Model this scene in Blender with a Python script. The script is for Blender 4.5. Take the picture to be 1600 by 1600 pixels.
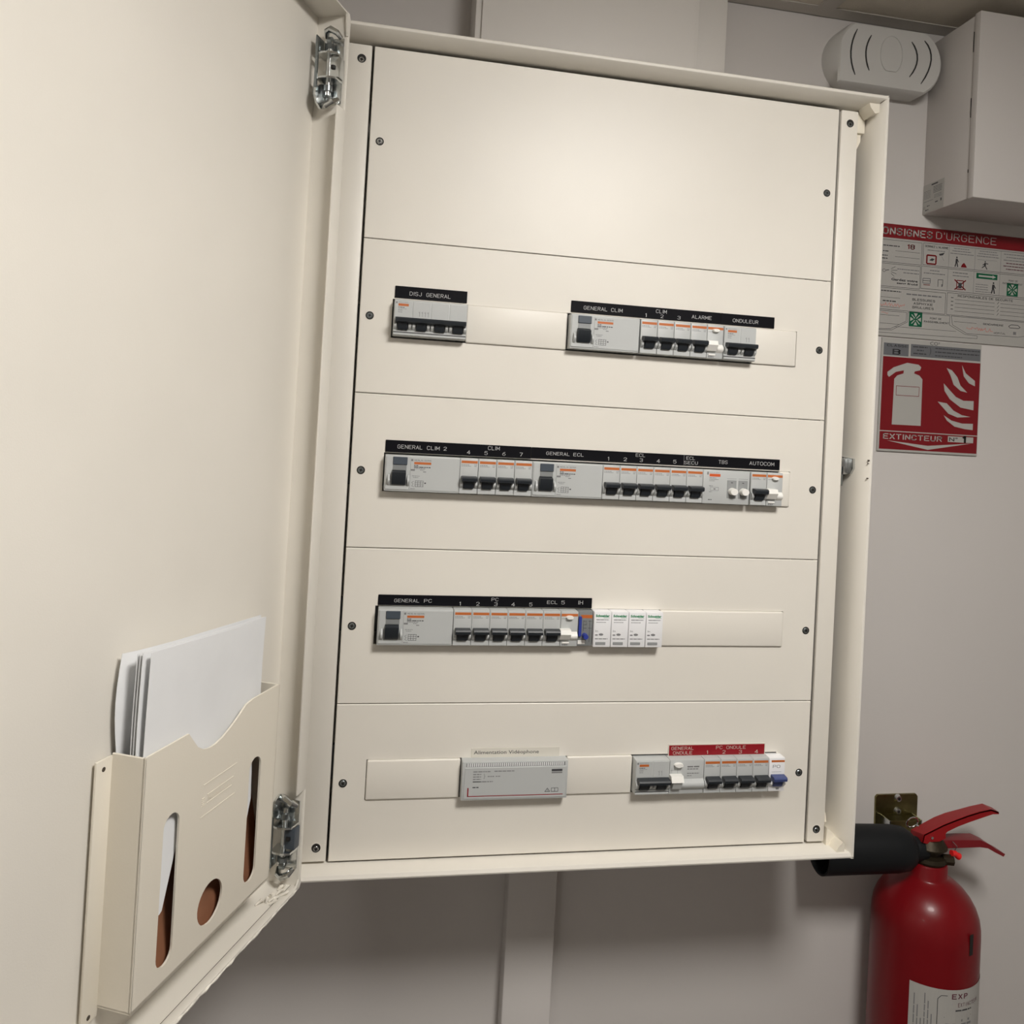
import bpy, bmesh, math, random
from mathutils import Matrix, Vector
random.seed(7)
S = bpy.context.scene
COL = S.collection
for o in list(bpy.data.objects):
    bpy.data.objects.remove(o)

Z0 = 2210.0   # height (mm) of the upper edge of the cover plates above the floor
def V(x, y, zd):
    """millimetres, z measured downwards from the top of the cover plates -> metres"""
    return Vector((x / 1000.0, y / 1000.0, (Z0 - zd) / 1000.0))

# ------------------------------------------------------------------ camera
cam_d = bpy.data.cameras.new('camera')
cam = bpy.data.objects.new('camera', cam_d)
COL.objects.link(cam)
r0 = (0.98268964, -0.17707856, -0.05444493)
r1 = (0.05641654, 0.00611454, 0.99838859)
r2 = (0.17646031, 0.98417773, -0.01599885)
right = Vector((r0[0], r0[1], -r0[2]))
up = Vector((-r1[0], -r1[1], r1[2]))
back = Vector((-r2[0], -r2[1], r2[2]))
M = Matrix((right, up, back)).transposed().to_4x4()
M.translation = V(14.07, -793.2, 368.29)
cam.matrix_world = M
cam_d.sensor_width = 36
cam_d.lens = 36 * 1250 / 1600
cam_d.shift_y = -148.7 / 1600
cam_d.clip_start = 0.02
S.camera = cam

# ------------------------------------------------------------------ world, exposure
w = bpy.data.worlds.new('world')
S.world = w
w.use_nodes = True
w.node_tree.nodes['Background'].inputs[0].default_value = (0.8, 0.85, 1, 1)
w.node_tree.nodes['Background'].inputs[1].default_value = 0.05
S.view_settings.view_transform = 'Standard'
S.view_settings.look = 'None'
S.view_settings.exposure = 0.5
S.view_settings.gamma = 1.0
S.view_settings.use_curve_mapping = False

# ------------------------------------------------------------------ lights
# an opal dome lamp and an added, unseen fill lamp, built further down, light the room: (x, y, dome radius in mm, glow)
LAMPS = [(390, -780, 160, 40.0), (-1000, -1900, 150, 14.0)]
LAMP_COL = (1.0, 0.965, 0.92)

# ------------------------------------------------------------------ materials
MATS = {}
def mat(name, col, rough=0.5, metal=0.0, bump=0.0, bscale=300, var=0.0, vscale=6, coat=0.0, trans=0.0, spec=0.5, emit=0.0):
    m = bpy.data.materials.new(name)
    m.use_nodes = True
    nt = m.node_tree
    b = nt.nodes['Principled BSDF']
    b.inputs['Base Color'].default_value = (*col, 1)
    b.inputs['Roughness'].default_value = rough
    b.inputs['Metallic'].default_value = metal
    b.inputs['Specular IOR Level'].default_value = spec
    if coat: b.inputs['Coat Weight'].default_value = coat
    if trans: b.inputs['Transmission Weight'].default_value = trans
    if emit:
        b.inputs['Emission Color'].default_value = (*col, 1)
        b.inputs['Emission Strength'].default_value = emit
    geo = nt.nodes.new('ShaderNodeNewGeometry')
    if var:
        n = nt.nodes.new('ShaderNodeTexNoise'); n.inputs['Scale'].default_value = vscale; n.inputs['Detail'].default_value = 5
        nt.links.new(geo.outputs['Position'], n.inputs['Vector'])
        mr = nt.nodes.new('ShaderNodeMapRange')
        mr.inputs[1].default_value = 0.3; mr.inputs[2].default_value = 0.7
        mr.inputs[3].default_value = 1 - var; mr.inputs[4].default_value = 1 + var
        nt.links.new(n.outputs['Fac'], mr.inputs[0])
        mx = nt.nodes.new('ShaderNodeMix'); mx.data_type = 'RGBA'; mx.blend_type = 'MULTIPLY'
        mx.inputs[0].default_value = 1
        mx.inputs[6].default_value = (*col, 1)
        nt.links.new(mr.outputs[0], mx.inputs[7])
        nt.links.new(mx.outputs[2], b.inputs['Base Color'])
    if bump:
        n = nt.nodes.new('ShaderNodeTexNoise'); n.inputs['Scale'].default_value = bscale; n.inputs['Detail'].default_value = 3
        nt.links.new(geo.outputs['Position'], n.inputs['Vector'])
        bp = nt.nodes.new('ShaderNodeBump'); bp.inputs['Strength'].default_value = bump; bp.inputs['Distance'].default_value = 0.001
        nt.links.new(n.outputs['Fac'], bp.inputs['Height'])
        nt.links.new(bp.outputs['Normal'], b.inputs['Normal'])
    MATS[name] = m
    return m
mat('cream_metal', (0.78, 0.745, 0.675), 0.42, spec=0.5, bump=0.05, bscale=900, var=0.02, vscale=9)
mat('cream_plastic', (0.76, 0.71, 0.61), 0.45, bump=0.05, bscale=700)
mat('corner_plastic', (0.82, 0.765, 0.65), 0.45)
mat('cream_chipped', (0.80, 0.76, 0.68), 0.6, bump=0.6, bscale=260, var=0.25, vscale=120)
mat('device_grey', (0.49, 0.505, 0.50), 0.45)
mat('device_white', (0.82, 0.82, 0.83), 0.4)
mat('button_white', (0.85, 0.84, 0.80), 0.4)
mat('device_dark', (0.20, 0.21, 0.21), 0.45)
mat('bay_grey', (0.28, 0.29, 0.29), 0.5)
mat('black_plastic', (0.018, 0.022, 0.027), 0.38)
mat('slate_plastic', (0.055, 0.070, 0.090), 0.45)
mat('deep_black', (0.008, 0.007, 0.006), 0.6)
mat('seam_brown', (0.06, 0.045, 0.03), 0.8)
mat('blue_plastic', (0.03, 0.05, 0.30), 0.35)
mat('slate_blue', (0.05, 0.07, 0.20), 0.4)
mat('orange_print', (0.50, 0.135, 0.03), 0.5)
mat('orange_red', (0.62, 0.10, 0.02), 0.5)
mat('ink', (0.05, 0.05, 0.055), 0.6)
mat('ink_soft', (0.20, 0.20, 0.205), 0.6)
mat('green_print', (0.0, 0.22, 0.08), 0.5)
mat('engrave_white', (0.58, 0.58, 0.58), 0.6)
mat('label_black', (0.006, 0.006, 0.008), 0.5, spec=0.08)
mat('label_red', (0.26, 0.003, 0.010), 0.4)
mat('label_paper', (0.66, 0.63, 0.56), 0.6)
mat('zinc', (0.62, 0.64, 0.64), 0.22, metal=1.0, bump=0.3, bscale=90)
mat('zinc_dark', (0.28, 0.31, 0.32), 0.3, metal=1.0)
mat('screw_steel', (0.35, 0.33, 0.30), 0.35, metal=1.0)
mat('olive_zinc', (0.20, 0.175, 0.075), 0.35, metal=1.0, var=0.3, vscale=40)
mat('brass_dark', (0.035, 0.026, 0.014), 0.5, metal=0.6, bump=0.4, bscale=200)
mat('ext_red', (0.17, 0.004, 0.007), 0.33, coat=0.05, spec=0.28, bump=0.03, bscale=60)
mat('handle_red', (0.29, 0.006, 0.009), 0.45, spec=0.3)
mat('seal_red', (0.75, 0.02, 0.02), 0.3)
mat('horn_black', (0.008, 0.009, 0.010), 0.55, spec=0.2)
mat('wall_paint', (0.64, 0.61, 0.585), 0.75, bump=0.25, bscale=45, var=0.02, vscale=3)
mat('duct_white', (0.74, 0.71, 0.67), 0.5)
mat('grey_box', (0.60, 0.57, 0.545), 0.5, bump=0.04, bscale=700)
mat('siren_white', (0.60, 0.59, 0.565), 0.45)
mat('siren_slot', (0.03, 0.03, 0.03), 0.8)
mat('tile', (0.60, 0.55, 0.47), 0.9, bump=0.5, bscale=500, var=0.03, vscale=30)
mat('tbar', (0.48, 0.45, 0.41), 0.5)
mat('floor_lino', (0.18, 0.17, 0.16), 0.5, var=0.1, vscale=8)
mat('sign_white', (0.42, 0.41, 0.385), 0.45)
mat('sign_red', (0.19, 0.004, 0.009), 0.4)
mat('sign_grey', (0.14, 0.145, 0.155), 0.45)
mat('sign_green', (0.0, 0.11, 0.05), 0.45)
mat('marker_red', (0.60, 0.22, 0.18), 0.6)
mat('paper', (0.80, 0.81, 0.82), 0.7, var=0.02, vscale=25)
mat('brown_infill', (0.24, 0.10, 0.05), 0.7, var=0.15, vscale=40)
mat('purple_ink', (0.12, 0.03, 0.05), 0.6)
for k, L_ in enumerate(LAMPS): mat('lamp_glow_%d' % k, LAMP_COL, 0.5, emit=L_[3])

# ------------------------------------------------------------------ mesh builder
class MB:
    def __init__(self, tf=V):
        self.v = []; self.f = []; self.m = []; self.mats = []; self.tf = tf
    def mi(self, m):
        if m not in self.mats: self.mats.append(m)
        return self.mats.index(m)
    def add(self, vs, fs, m='cream_metal', raw=False):
        b = len(self.v); k = self.mi(m)
        for p in vs:
            self.v.append(p if raw else self.tf(*p))
        for f in fs:
            self.f.append([b + i for i in f]); self.m.append(k)
    def box(self, x0, x1, y0, y1, z0, z1, m='cream_metal', bev=0.0, seg=2):
        if bev <= 0:
            vs = [(x, y, z) for x in (x0, x1) for y in (y0, y1) for z in (z0, z1)]
            self.add(vs, [(0, 1, 3, 2), (4, 6, 7, 5), (0, 4, 5, 1), (2, 3, 7, 6), (0, 2, 6, 4), (1, 5, 7, 3)], m)
            return
        bm = bmesh.new()
        bmesh.ops.create_cube(bm, size=1)
        for v in bm.verts:
            v.co = Vector(((x0 + x1) / 2 + v.co.x * (x1 - x0), (y0 + y1) / 2 + v.co.y * (y1 - y0), (z0 + z1) / 2 + v.co.z * (z1 - z0)))
        bmesh.ops.bevel(bm, geom=list(bm.edges), offset=bev, segments=seg, affect='EDGES', profile=0.5)
        self.add([tuple(v.co) for v in bm.verts], [[v.index for v in f.verts] for f in bm.faces] if not bm.verts.index_update() else [], m)
        bm.free()
    def prism(self, pts, a, b, m='cream_metal', axis='y'):
        """pts in the plane across axis; extruded from a to b along axis (local mm)"""
        n = len(pts)
        def P(p, t):
            if axis == 'y': return (p[0], t, p[1])
            if axis == 'x': return (t, p[0], p[1])
            return (p[0], p[1], t)
        vs = [P(p, a) for p in pts] + [P(p, b) for p in pts]
        fs = [list(range(n)), list(range(2 * n - 1, n - 1, -1))] + [[i, (i + 1) % n, n + (i + 1) % n, n + i] for i in range(n)]
        self.add(vs, fs, m)
    def flat(self, pts, y, m):
        self.add([(p[0], y, p[1]) for p in pts], [list(range(len(pts)))], m)
    def rect(self, x0, x1, z0, z1, y, m):
        self.flat([(x0, z0), (x1, z0), (x1, z1), (x0, z1)], y, m)
    def line(self, p, q, wd, y, m):
        dx, dz = q[0] - p[0], q[1] - p[1]; l = math.hypot(dx, dz) or 1
        nx, nz = -dz / l * wd / 2, dx / l * wd / 2
        self.flat([(p[0] + nx, p[1] + nz), (q[0] + nx, q[1] + nz), (q[0] - nx, q[1] - nz), (p[0] - nx, p[1] - nz)], y, m)
    def path(self, pts, wd, y, m, close=False):
        ps = pts + ([pts[0]] if close else [])
        for a, b in zip(ps, ps[1:]): self.line(a, b, wd, y, m)
    def disc(self, cx, cz, r, y0, y1, m, n=20, rz=None, r1=None):
        """short cylinder along y; y0 is the front"""
        rz = rz or r; k = 1 if r1 is None else r1 / r
        a = [(cx + r * k * math.cos(t), y0, cz + rz * k * math.sin(t)) for t in [2 * math.pi * i / n for i in range(n)]]
        b = [(cx + r * math.cos(t), y1, cz + rz * math.sin(t)) for t in [2 * math.pi * i / n for i in range(n)]]
        self.add(a + b, [list(range(n)), list(range(2 * n - 1, n - 1, -1))] + [[i, (i + 1) % n, n + (i + 1) % n, n + i] for i in range(n)], m)
    def lathe(self, prof, cx, cy, m, n=40):
        """prof: list of (r, zd) about a vertical axis"""
        vs = []; fs = []
        for r, z in prof:
            for i in range(n):
                t = 2 * math.pi * i / n
                vs.append((cx + r * math.cos(t), cy + r * math.sin(t), z))
        for k in range(len(prof) - 1):
            for i in range(n):
                j = (i + 1) % n
                fs.append([k * n + i, k * n + j, (k + 1) * n + j, (k + 1) * n + i])
        fs.append(list(range(n))); fs.append(list(range((len(prof) - 1) * n, len(prof) * n)))
        self.add(vs, fs, m)
    def tube(self, pts, r, m, n=10, caps=True):
        """round tube through local points; r number or list"""
        P = [Vector(p) for p in pts]
        rs = r if isinstance(r, (list, tuple)) else [r] * len(P)
        vs = []; fs = []
        prev = None
        for i, p in enumerate(P):
            d = (P[min(i + 1, len(P) - 1)] - P[max(i - 1, 0)]).normalized()
            if prev is None:
                a = d.orthogonal().normalized()
            else:
                a = (prev - d * prev.dot(d)).normalized()
            prev = a
            b = d.cross(a)
            for k in range(n):
                t = 2 * math.pi * k / n
                vs.append(tuple(p + (a * math.cos(t) + b * math.sin(t)) * rs[i]))
        for i in range(len(P) - 1):
            for k in range(n):
                j = (k + 1) % n
                fs.append([i * n + k, i * n + j, (i + 1) * n + j, (i + 1) * n + k])
        if caps:
            fs.append(list(range(n))); fs.append(list(range((len(P) - 1) * n, len(P) * n)))
        self.add(vs, fs, m)
    def text(self, s, x0, x1, zc, h, y, m, bold=0.0):
        vs, fs, (a, b, c, d) = glyphs(s, bold)
        sx = (x1 - x0) / max(b - a, 1e-6)
        hh = (d - c)
        sz = h / hh
        self.add([(x0 + (p[0] - a) * sx, y, zc + h / 2 - (p[1] - c) * sz) for p in vs], fs, m)
    def dash(self, x0, x1, z, h, y, m, seed=None):
        """illegibly small print: word-long bars"""
        rnd = random.Random(seed if seed is not None else round(x0 * 7 + z * 13))
        x = x0
        while x < x1 - h * 0.5:
            wl = min(h * rnd.uniform(1.5, 5), x1 - x)
            self.rect(x, x + wl, z - h / 2, z + h / 2, y, m)
            x += wl + h * 0.6
    def build(self, name, parent=None, smooth=0.6, **tags):
        me = bpy.data.meshes.new(name)
        if parent is not None:
            org = wloc(parent)
        else:
            xs = [p.x for p in self.v]; ys = [p.y for p in self.v]; zs = [p.z for p in self.v]
            org = Vector(((min(xs) + max(xs)) / 2, (min(ys) + max(ys)) / 2, min(zs)))
        me.from_pydata([tuple(p - org) for p in self.v], [], self.f)
        for k in self.mats: me.materials.append(MATS[k])
        me.polygons.foreach_set('material_index', self.m)
        bm = bmesh.new(); bm.from_mesh(me)
        bmesh.ops.recalc_face_normals(bm, faces=bm.faces)
        # single faces (flat print) should face the room
        bm.to_mesh(me); bm.free()
        if smooth:
            me.shade_smooth()
            me.set_sharp_from_angle(angle=smooth)
        o = bpy.data.objects.new(name, me)
        COL.objects.link(o)
        if parent is not None:
            o.parent = parent
        else:
            o.location = org
        for k, v in tags.items(): o['category' if k == 'cat' else k] = v
        return o

def wloc(o):
    p = Vector((0, 0, 0))
    while o is not None:
        p += o.location; o = o.parent
    return p

# single-stroke engraving alphabet on a 4 x 6 grid
ST = {'A': [(0,0,2,6,4,0),(.8,2,3.2,2)], 'B': [(0,0,0,6,3,6,4,5.2,4,3.9,3,3.1,0,3.1),(3,3.1,4,2.3,4,.8,3,0,0,0)], 'C': [(4,4.8,3,6,1,6,0,4.8,0,1.2,1,0,3,0,4,1.2)],
 'D': [(0,0,0,6,2.6,6,4,4.6,4,1.4,2.6,0,0,0)], 'E': [(4,0,0,0,0,6,4,6),(0,3.1,3.3,3.1)], 'F': [(0,0,0,6,4,6),(0,3.1,3.2,3.1)],
 'G': [(4,4.8,3,6,1,6,0,4.8,0,1.2,1,0,3,0,4,1.2,4,2.9,2.2,2.9)], 'H': [(0,0,0,6),(4,0,4,6),(0,3.1,4,3.1)], 'I': [(.4,0,.4,6)], 'J': [(3.4,6,3.4,1.2,2.4,0,1,0,0,1.2)],
 'L': [(0,6,0,0,3.6,0)], 'M': [(0,0,0,6,2.2,1.6,4.4,6,4.4,0)], 'N': [(0,0,0,6,4,0,4,6)], 'O': [(1,0,3,0,4.2,1.3,4.2,4.7,3,6,1,6,-.2,4.7,-.2,1.3,1,0)],
 'P': [(0,0,0,6,3,6,4,5.1,4,3.7,3,2.8,0,2.8)], 'Q': [(1,0,3,0,4,1.2,4,4.8,3,6,1,6,0,4.8,0,1.2,1,0),(2.6,1.6,4.2,-.4)], 'R': [(0,0,0,6,3,6,4,5.1,4,3.8,3,3,0,3),(2,3,4,0)],
 'S': [(0,1,1,0,3,0,4,.9,4,2.3,3,3,1,3.2,0,3.9,0,5.2,1,6,3,6,4,5.1)], 'T': [(2,0,2,6),(0,6,4,6)], 'U': [(0,6,0,1.2,1,0,3,0,4,1.2,4,6)], 'V': [(0,6,2,0,4,6)],
 'X': [(0,0,4,6),(0,6,4,0)], 'Y': [(0,6,2,3,4,6),(2,3,2,0)], 'Z': [(0,6,4,6,0,0,4,0)], "'": [(.3,6,.3,4.6)], '1': [(.2,4.8,1.4,6,1.4,0)],
 '2': [(0,4.8,1,6,3,6,4,4.9,4,3.8,0,0,4,0)], '3': [(0,5.2,1,6,3,6,4,5.2,4,3.9,3,3.1,1.6,3.1),(3,3.1,4,2.2,4,.9,3,0,1,0,0,.9)], '4': [(3,0,3,6,0,1.8,4.2,1.8)],
 '5': [(3.8,6,.4,6,0,3.4,1,3.8,3,3.8,4,2.9,4,1,3,0,1,0,0,.9)], '6': [(3.6,6,1.6,5.4,0,3,0,1.2,1,0,3,0,4,1.2,4,2.4,3,3.4,1,3.4,0,2.4)], '7': [(0,6,4,6,1.4,0)],
 '8': [(1,3.2,0,4,0,5.2,1,6,3,6,4,5.2,4,4,3,3.2,1,3.2,0,2.3,0,.9,1,0,3,0,4,.9,4,2.3,3,3.2)], '9': [(.4,0,2.4,.6,4,3,4,4.8,3,6,1,6,0,4.8,0,3.6,1,2.6,3,2.6,4,3.6)], ' ': []}
def strokes(s_, wd, wide=1.0):
    vs = []; fs = []; x = 0.0
    for ch in s_:
        w_ = 0
        for st in ST[ch]:
            P = [(x + st[i] * wide, st[i + 1]) for i in range(0, len(st), 2)]
            w_ = max(w_, max(st[0::2]))
            for p, q in zip(P, P[1:]):
                dx, dy = q[0] - p[0], q[1] - p[1]; l = math.hypot(dx, dy); ux, uy = dx / l * wd / 2, dy / l * wd / 2
                k = len(vs); e_ = .85
                vs += [(p[0] - ux * e_ - uy, p[1] - uy * e_ + ux, 0), (p[0] - ux * e_ + uy, p[1] - uy * e_ - ux, 0), (q[0] + ux * e_ + uy, q[1] + uy * e_ - ux, 0), (q[0] + ux * e_ - uy, q[1] + uy * e_ + ux, 0)]
                fs.append([k, k + 1, k + 2, k + 3])
        if ch == ' ': w_ = 1.6
        x += (w_ * wide) + 1.5 + wd * .6
    xs = [v[0] for v in vs]; ys = [v[1] for v in vs]
    return vs, fs, (min(xs), max(xs), min(ys), max(ys))
_g = {}
def glyphs(s, bold=0.0):
    key = (s, bold)
    if key in _g: return _g[key]
    if all(ch in ST for ch in s):
        _g[key] = strokes(s, 0.62 + bold * 18)
        return _g[key]
    c = bpy.data.curves.new('t', 'FONT')
    c.body = s; c.resolution_u = 2; c.offset = bold
    c.fill_mode = 'FRONT'
    o = bpy.data.objects.new('t', c)
    COL.objects.link(o)
    bpy.context.view_layer.update()
    dg = bpy.context.evaluated_depsgraph_get()
    me = o.evaluated_get(dg).to_mesh()
    vs = [tuple(v.co) for v in me.vertices]
    fs = [list(p.vertices) for p in me.polygons]
    o.evaluated_get(dg).to_mesh_clear()
    bpy.data.objects.remove(o); bpy.data.curves.remove(c)
    xs = [v[0] for v in vs]; ys = [v[1] for v in vs]
    _g[key] = (vs, fs, (min(xs), max(xs), min(ys), max(ys)))
    return _g[key]

def thing(name, label, cat, loc, group=None):
    o = bpy.data.objects.new(name, None)
    o.empty_display_size = 0.02
    o.location = loc
    COL.objects.link(o)
    o['label'] = label; o['category'] = cat
    if group: o['group'] = group
    return o

def dup(root, loc, label):
    r = root.copy(); COL.objects.link(r); r.location = loc; r['label'] = label
    for ch in list(root.children):
        c = ch.copy(); COL.objects.link(c); c.parent = r
        for g in list(ch.children):
            d = g.copy(); COL.objects.link(d); d.parent = c
    return r

# ================================================================== the room
WY = 150   # wall behind the cabinet
def slab(name, x0, x1, y0, y1, z0, z1, m):
    b = MB(); b.box(x0, x1, y0, y1, z0, z1, m)
    return b.build(name, kind='structure')
slab('wall_back', -1300, 1900, WY, WY + 80, -260, 2210, 'wall_paint')
slab('wall_left', -1380, -1300, -2600, WY + 80, -260, 2210, 'wall_paint')
slab('wall_right', 1900, 1980, -2600, WY + 80, -260, 2210, 'wall_paint')
slab('wall_front', -1300, 1900, -2680, -2600, -260, 2210, 'wall_paint')
slab('floor', -1380, 1980, -2680, WY + 80, 2210, 2260, 'floor_lino')
ceil = slab('ceiling', -1380, 1980, -2680, WY + 80, -300, -260, 'tile')
# suspended tiles and T-bars; a bar runs into the back wall at x 543..566
bar_x = [554 + 600 * k for k in range(-3, 3)]
bar_y = [-230 - 600 * k for k in range(0, 4)]
edges_x = [-1300] + [x for x in bar_x if -1300 < x < 1900] + [1900]
edges_y = [WY] + bar_y + [-2600]
lamp_cells = []
for i in range(len(edges_x) - 1):
    for j in range(len(edges_y) - 1):
        x0, x1 = edges_x[i], edges_x[i + 1]; y1, y0 = edges_y[j], edges_y[j + 1]
        b = MB(); b.box(x0 + 3, x1 - 3, y0 + 3, y1 - 3, -196, -187.5, 'tile')
        b.build('ceiling_tile', ceil)
for x in edges_x[1:-1]:
    b = MB(); b.box(x - 11.5, x + 11.5, -2600, WY - 22.5, -187.4, -184.6, 'tbar'); b.box(x - 0.8, x + 0.8, -2600, WY, -220, -196.2, 'tbar')
    b.build('ceiling_bar', ceil)
for y in edges_y[1:-1]:
    b = MB(); b.box(-1300, 1900, y - 11.5, y + 11.5, -187.2, -185.8, 'tbar')
    b.build('ceiling_bar', ceil)
b = MB(); b.box(-1300, 1900, WY - 22, WY, -187.3, -186.0, 'tbar'); b.box(-1300, 1900, WY - 1.2, WY, -200, -186, 'tbar')
b.build('wall_angle', ceil)
# opal dome lamp on the ceiling and the added fill lamp
for k, (lx, ly, lr, gl) in enumerate(LAMPS):
    t = thing('ceiling_lamp', ['round opal dome lamp on the ceiling above the open cabinet', 'added fill lamp at the far left, unseen behind the camera'][k], 'lamp', V(lx, ly, -100), 'ceiling lamps')
    b = MB(); b.lathe([(lr + 14, -186), (lr + 16, -180), (lr + 14, -172), (lr + 2, -168)], lx, ly, 'tbar', 40); b.build('rim', t)
    b = MB(); b.lathe([(lr * math.cos(q * math.pi / 16), -168 + lr * 0.22 * math.sin(q * math.pi / 16)) for q in range(8)] + [(1, -168 + lr * .22)], lx, ly, 'lamp_glow_%d' % k, 32)
    b.build('dome', t)

# ================================================================== ducts on the wall
b = MB()
b.box(107, 372, 96, WY, -185, -13, 'duct_white', 1.2)
cover = b
t = thing('cable_trunking', 'wide white cable trunking rising from the cabinet top to the ceiling', 'trunking', V(240, 123, -13))
b.build('channel', t)
b = MB(); b.box(114, 367, 92.5, 95.9, -185, -13, 'duct_white', 0.8); b.build('cover', t)
b = MB(); b.box(374.5, 417, 118, WY, -185, -13, 'duct_white', 1.0)
b.build('cable_trunking', label='narrow pale trunking just right of the wide trunking above the cabinet', cat='trunking')
b = MB(); b.box(205, 264, 128, WY, 803, 2210, 'wall_paint', 3)
b.build('cable_trunking', label='flat grey-white trunking running down the wall below the cabinet', cat='trunking')

# ================================================================== the cabinet
cab = thing('electrical_cabinet', 'cream sheet metal electrical cabinet with its door open, hung on the wall', 'cabinet', V(250, 64, 802))
CM = 'cream_metal'
b = MB()
XO0, XO1, ZO0, ZO1 = -46.5, 546, -12, 802
XI0, XI1, ZI0, ZI1 = -36, 536, -3, 796
YF = -21
# side walls with a slightly bevelled front lip
b.prism([(XI1, WY - 1), (XI1, -5), (XI1 + 6.2, YF + .6), (XO1 - 3.2, YF + .1), (XO1 - 0.8, YF + 0.2), (XO1, YF + 2.0), (XO1, WY - 1)], ZO0, ZO1, CM, axis='z')
b.build('side_wall', cab); b = MB()
b.prism([(XI0, WY - 1), (XI0, -5), (XI0 - 6.2, YF + .6), (XO0 + 2, YF), (XO0 + 0.5, YF + 0.6), (XO0, YF + 2.2), (XO0, WY - 1)], ZO0, ZO1, CM, axis='z')
b.build('side_wall', cab)
b = MB(); b.prism([(WY - 1, ZI0), (-4, ZI0), (YF + 0.8, ZO0 + 4.4), (YF - 0.1, ZO0 + 3.4), (YF - 0.1, ZO0 + 1), (YF + .9, ZO0), (WY - 1, ZO0)], XI0 - 9.5, XI1 + 8.6, CM, axis='x')
b.build('top_wall', cab)
b = MB(); b.prism([(WY - 1, ZI1), (-17.5, ZI1), (-19.5, ZI1 + 0.7), (YF - 0.1, ZO1 - 2.2), (YF + 0.4, ZO1 - 0.6), (YF + 2.2, ZO1), (WY - 1, ZO1)], XI0 - 9.5, XI1 + 8.6, CM, axis='x')
b.build('bottom_wall', cab)
b = MB(); b.box(XI0, XI1, WY - 3, WY - 1, ZI0, ZI1, CM); b.build('back_wall', cab)
# mitre seams in the lip corners
b = MB()
for (x0, z0, x1, z1) in ((538.2, -5.0, 545.0, -11.4), (537.5, 796.8, 544.9, 801.0)):
    b.tube([(x0, -15.5, z0), ((x0 + x1) / 2, -20.3, (z0 + z1) / 2), (x1, -21.2, z1)], 0.3, 'seam_brown', 6)
    b.build('mitre_seam', cab); b = MB()

def ringplate(b, X0, X1, Zt, Zb, hx0, hx1, hz0, hz1, y0, y1, m):
    """plate with a rectangular window, edges of the outline softened"""
    e = 0.7
    O = [(X0, Zt), (X1, Zt), (X1, Zb), (X0, Zb)]
    Oi = [(X0 + e, Zt + e), (X1 - e, Zt + e), (X1 - e, Zb - e), (X0 + e, Zb - e)]
    H = [(hx0, hz0), (hx1, hz0), (hx1, hz1), (hx0, hz1)]
    vs = [(p[0], y1, p[1]) for p in O] + [(p[0], y0 + e * 0.8, p[1]) for p in O] + [(p[0], y0, p[1]) for p in Oi] + [(p[0], y0, p[1]) for p in H] + [(p[0], y1, p[1]) for p in H]
    fs = []
    for i in range(4):
        j = (i + 1) % 4
        for k in range(4):
            fs.append([k * 4 + i, k * 4 + j, (k + 1) * 4 + j, (k + 1) * 4 + i])
        fs.append([16 + i, 16 + j, j, i])
    b.add(vs, fs, m)

def cross_screw(name, parent, x, z, r, y, ring='screw_steel', head='screw_steel', painted_recess=False):
    b = MB()
    if painted_recess:
        b.lathe_y = None
        b.disc(x, z, r, y - 0.15, y + 0.1, 'cream_metal', 24)
        b.disc(x, z + 0.1, r * 0.82, y - 0.3, y, 'deep_black', 24)  # black disc stands for the shade inside the screw hole
        b.disc(x, z + r * 0.22, r * 0.56, y - 0.55, y, head, 20, r1=r * 0.45)
        q = r * 0.3; yy = y - 0.62; zc = z + r * 0.22
    else:
        b.disc(x, z, r, y - 0.2, y + 0.1, 'deep_black', 24)
        b.disc(x, z, r * 0.78, y - 0.9, y, head, 20, r1=r * 0.55)
        q = r * 0.36; yy = y - 0.97; zc = z
    b.line((x - q, zc - q * .25), (x + q, zc + q * .25), r * 0.2, yy, 'deep_black')
    b.line((x + q * .25, zc - q), (x - q * .25, zc + q), r * 0.2, yy, 'deep_black')
    return b.build(name, parent)

ROWZ = [0.0, 188.8, 340.2, 491.0, 642.6, 794.3]
SLOT = [None, (246.2, 284.6), (397.3, 435.2), (546.9, 584.4), (696.4, 735.2)]
for r in range(5):
    zt, zb = ROWZ[r] + 0.35, ROWZ[r + 1] - 0.35
    b = MB()
    if r == 0:
        b.box(0, 500, 0, 1.5, zt, zb, CM, 0.5, 1)
    else:
        ringplate(b, 0, 500, zt, zb, 31.2, 462.6, SLOT[r][0], SLOT[r][1], 0, 1.5, CM)
    p = b.build('cover_plate', cab)
    zs = 93.2 if r == 0 else [264.4, 415.6, 567.0, 719.0][r - 1]
    for xs in (9.8, 489.8):
        cross_screw('screw', p, xs, zs, 4.0, 0, head='zinc' if (r == 0 and xs < 50) else 'zinc_dark')
# dark void behind the plates: the sides of the cabinet stay open, so only rails are added
for z in (265, 416, 565.5, 715.7):
    b = MB(); b.box(-18, 518, 42, 49, z - 17, z + 17, 'zinc_dark'); b.build('mounting_rail', cab)
b = MB()
for (x0, x1) in ((-26, -2.3), (502.2, 522.2)):
    b = MB(); b.box(x0, x1, -1.6, 13, 0.6, 793.0, CM, 1.3, 2)
    st = b.build('stile', cab)
    xs = -12 if x0 < 0 else 512.5
    for z in (14.7, 779.3):
        cross_screw('screw', st, xs, z, 5.2, -1.6, head='zinc' if (x0 < 0) else 'zinc_dark', painted_recess=True)
# filler uprights behind the stiles, coloured dark brown for the shade in the gaps
for (x0, x1) in ((-19, -3), (503, 519)):
    b = MB(); b.box(x0, x1, 13.2, 60, 1, 792, 'seam_brown'); b.build('filler_upright', cab)
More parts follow.
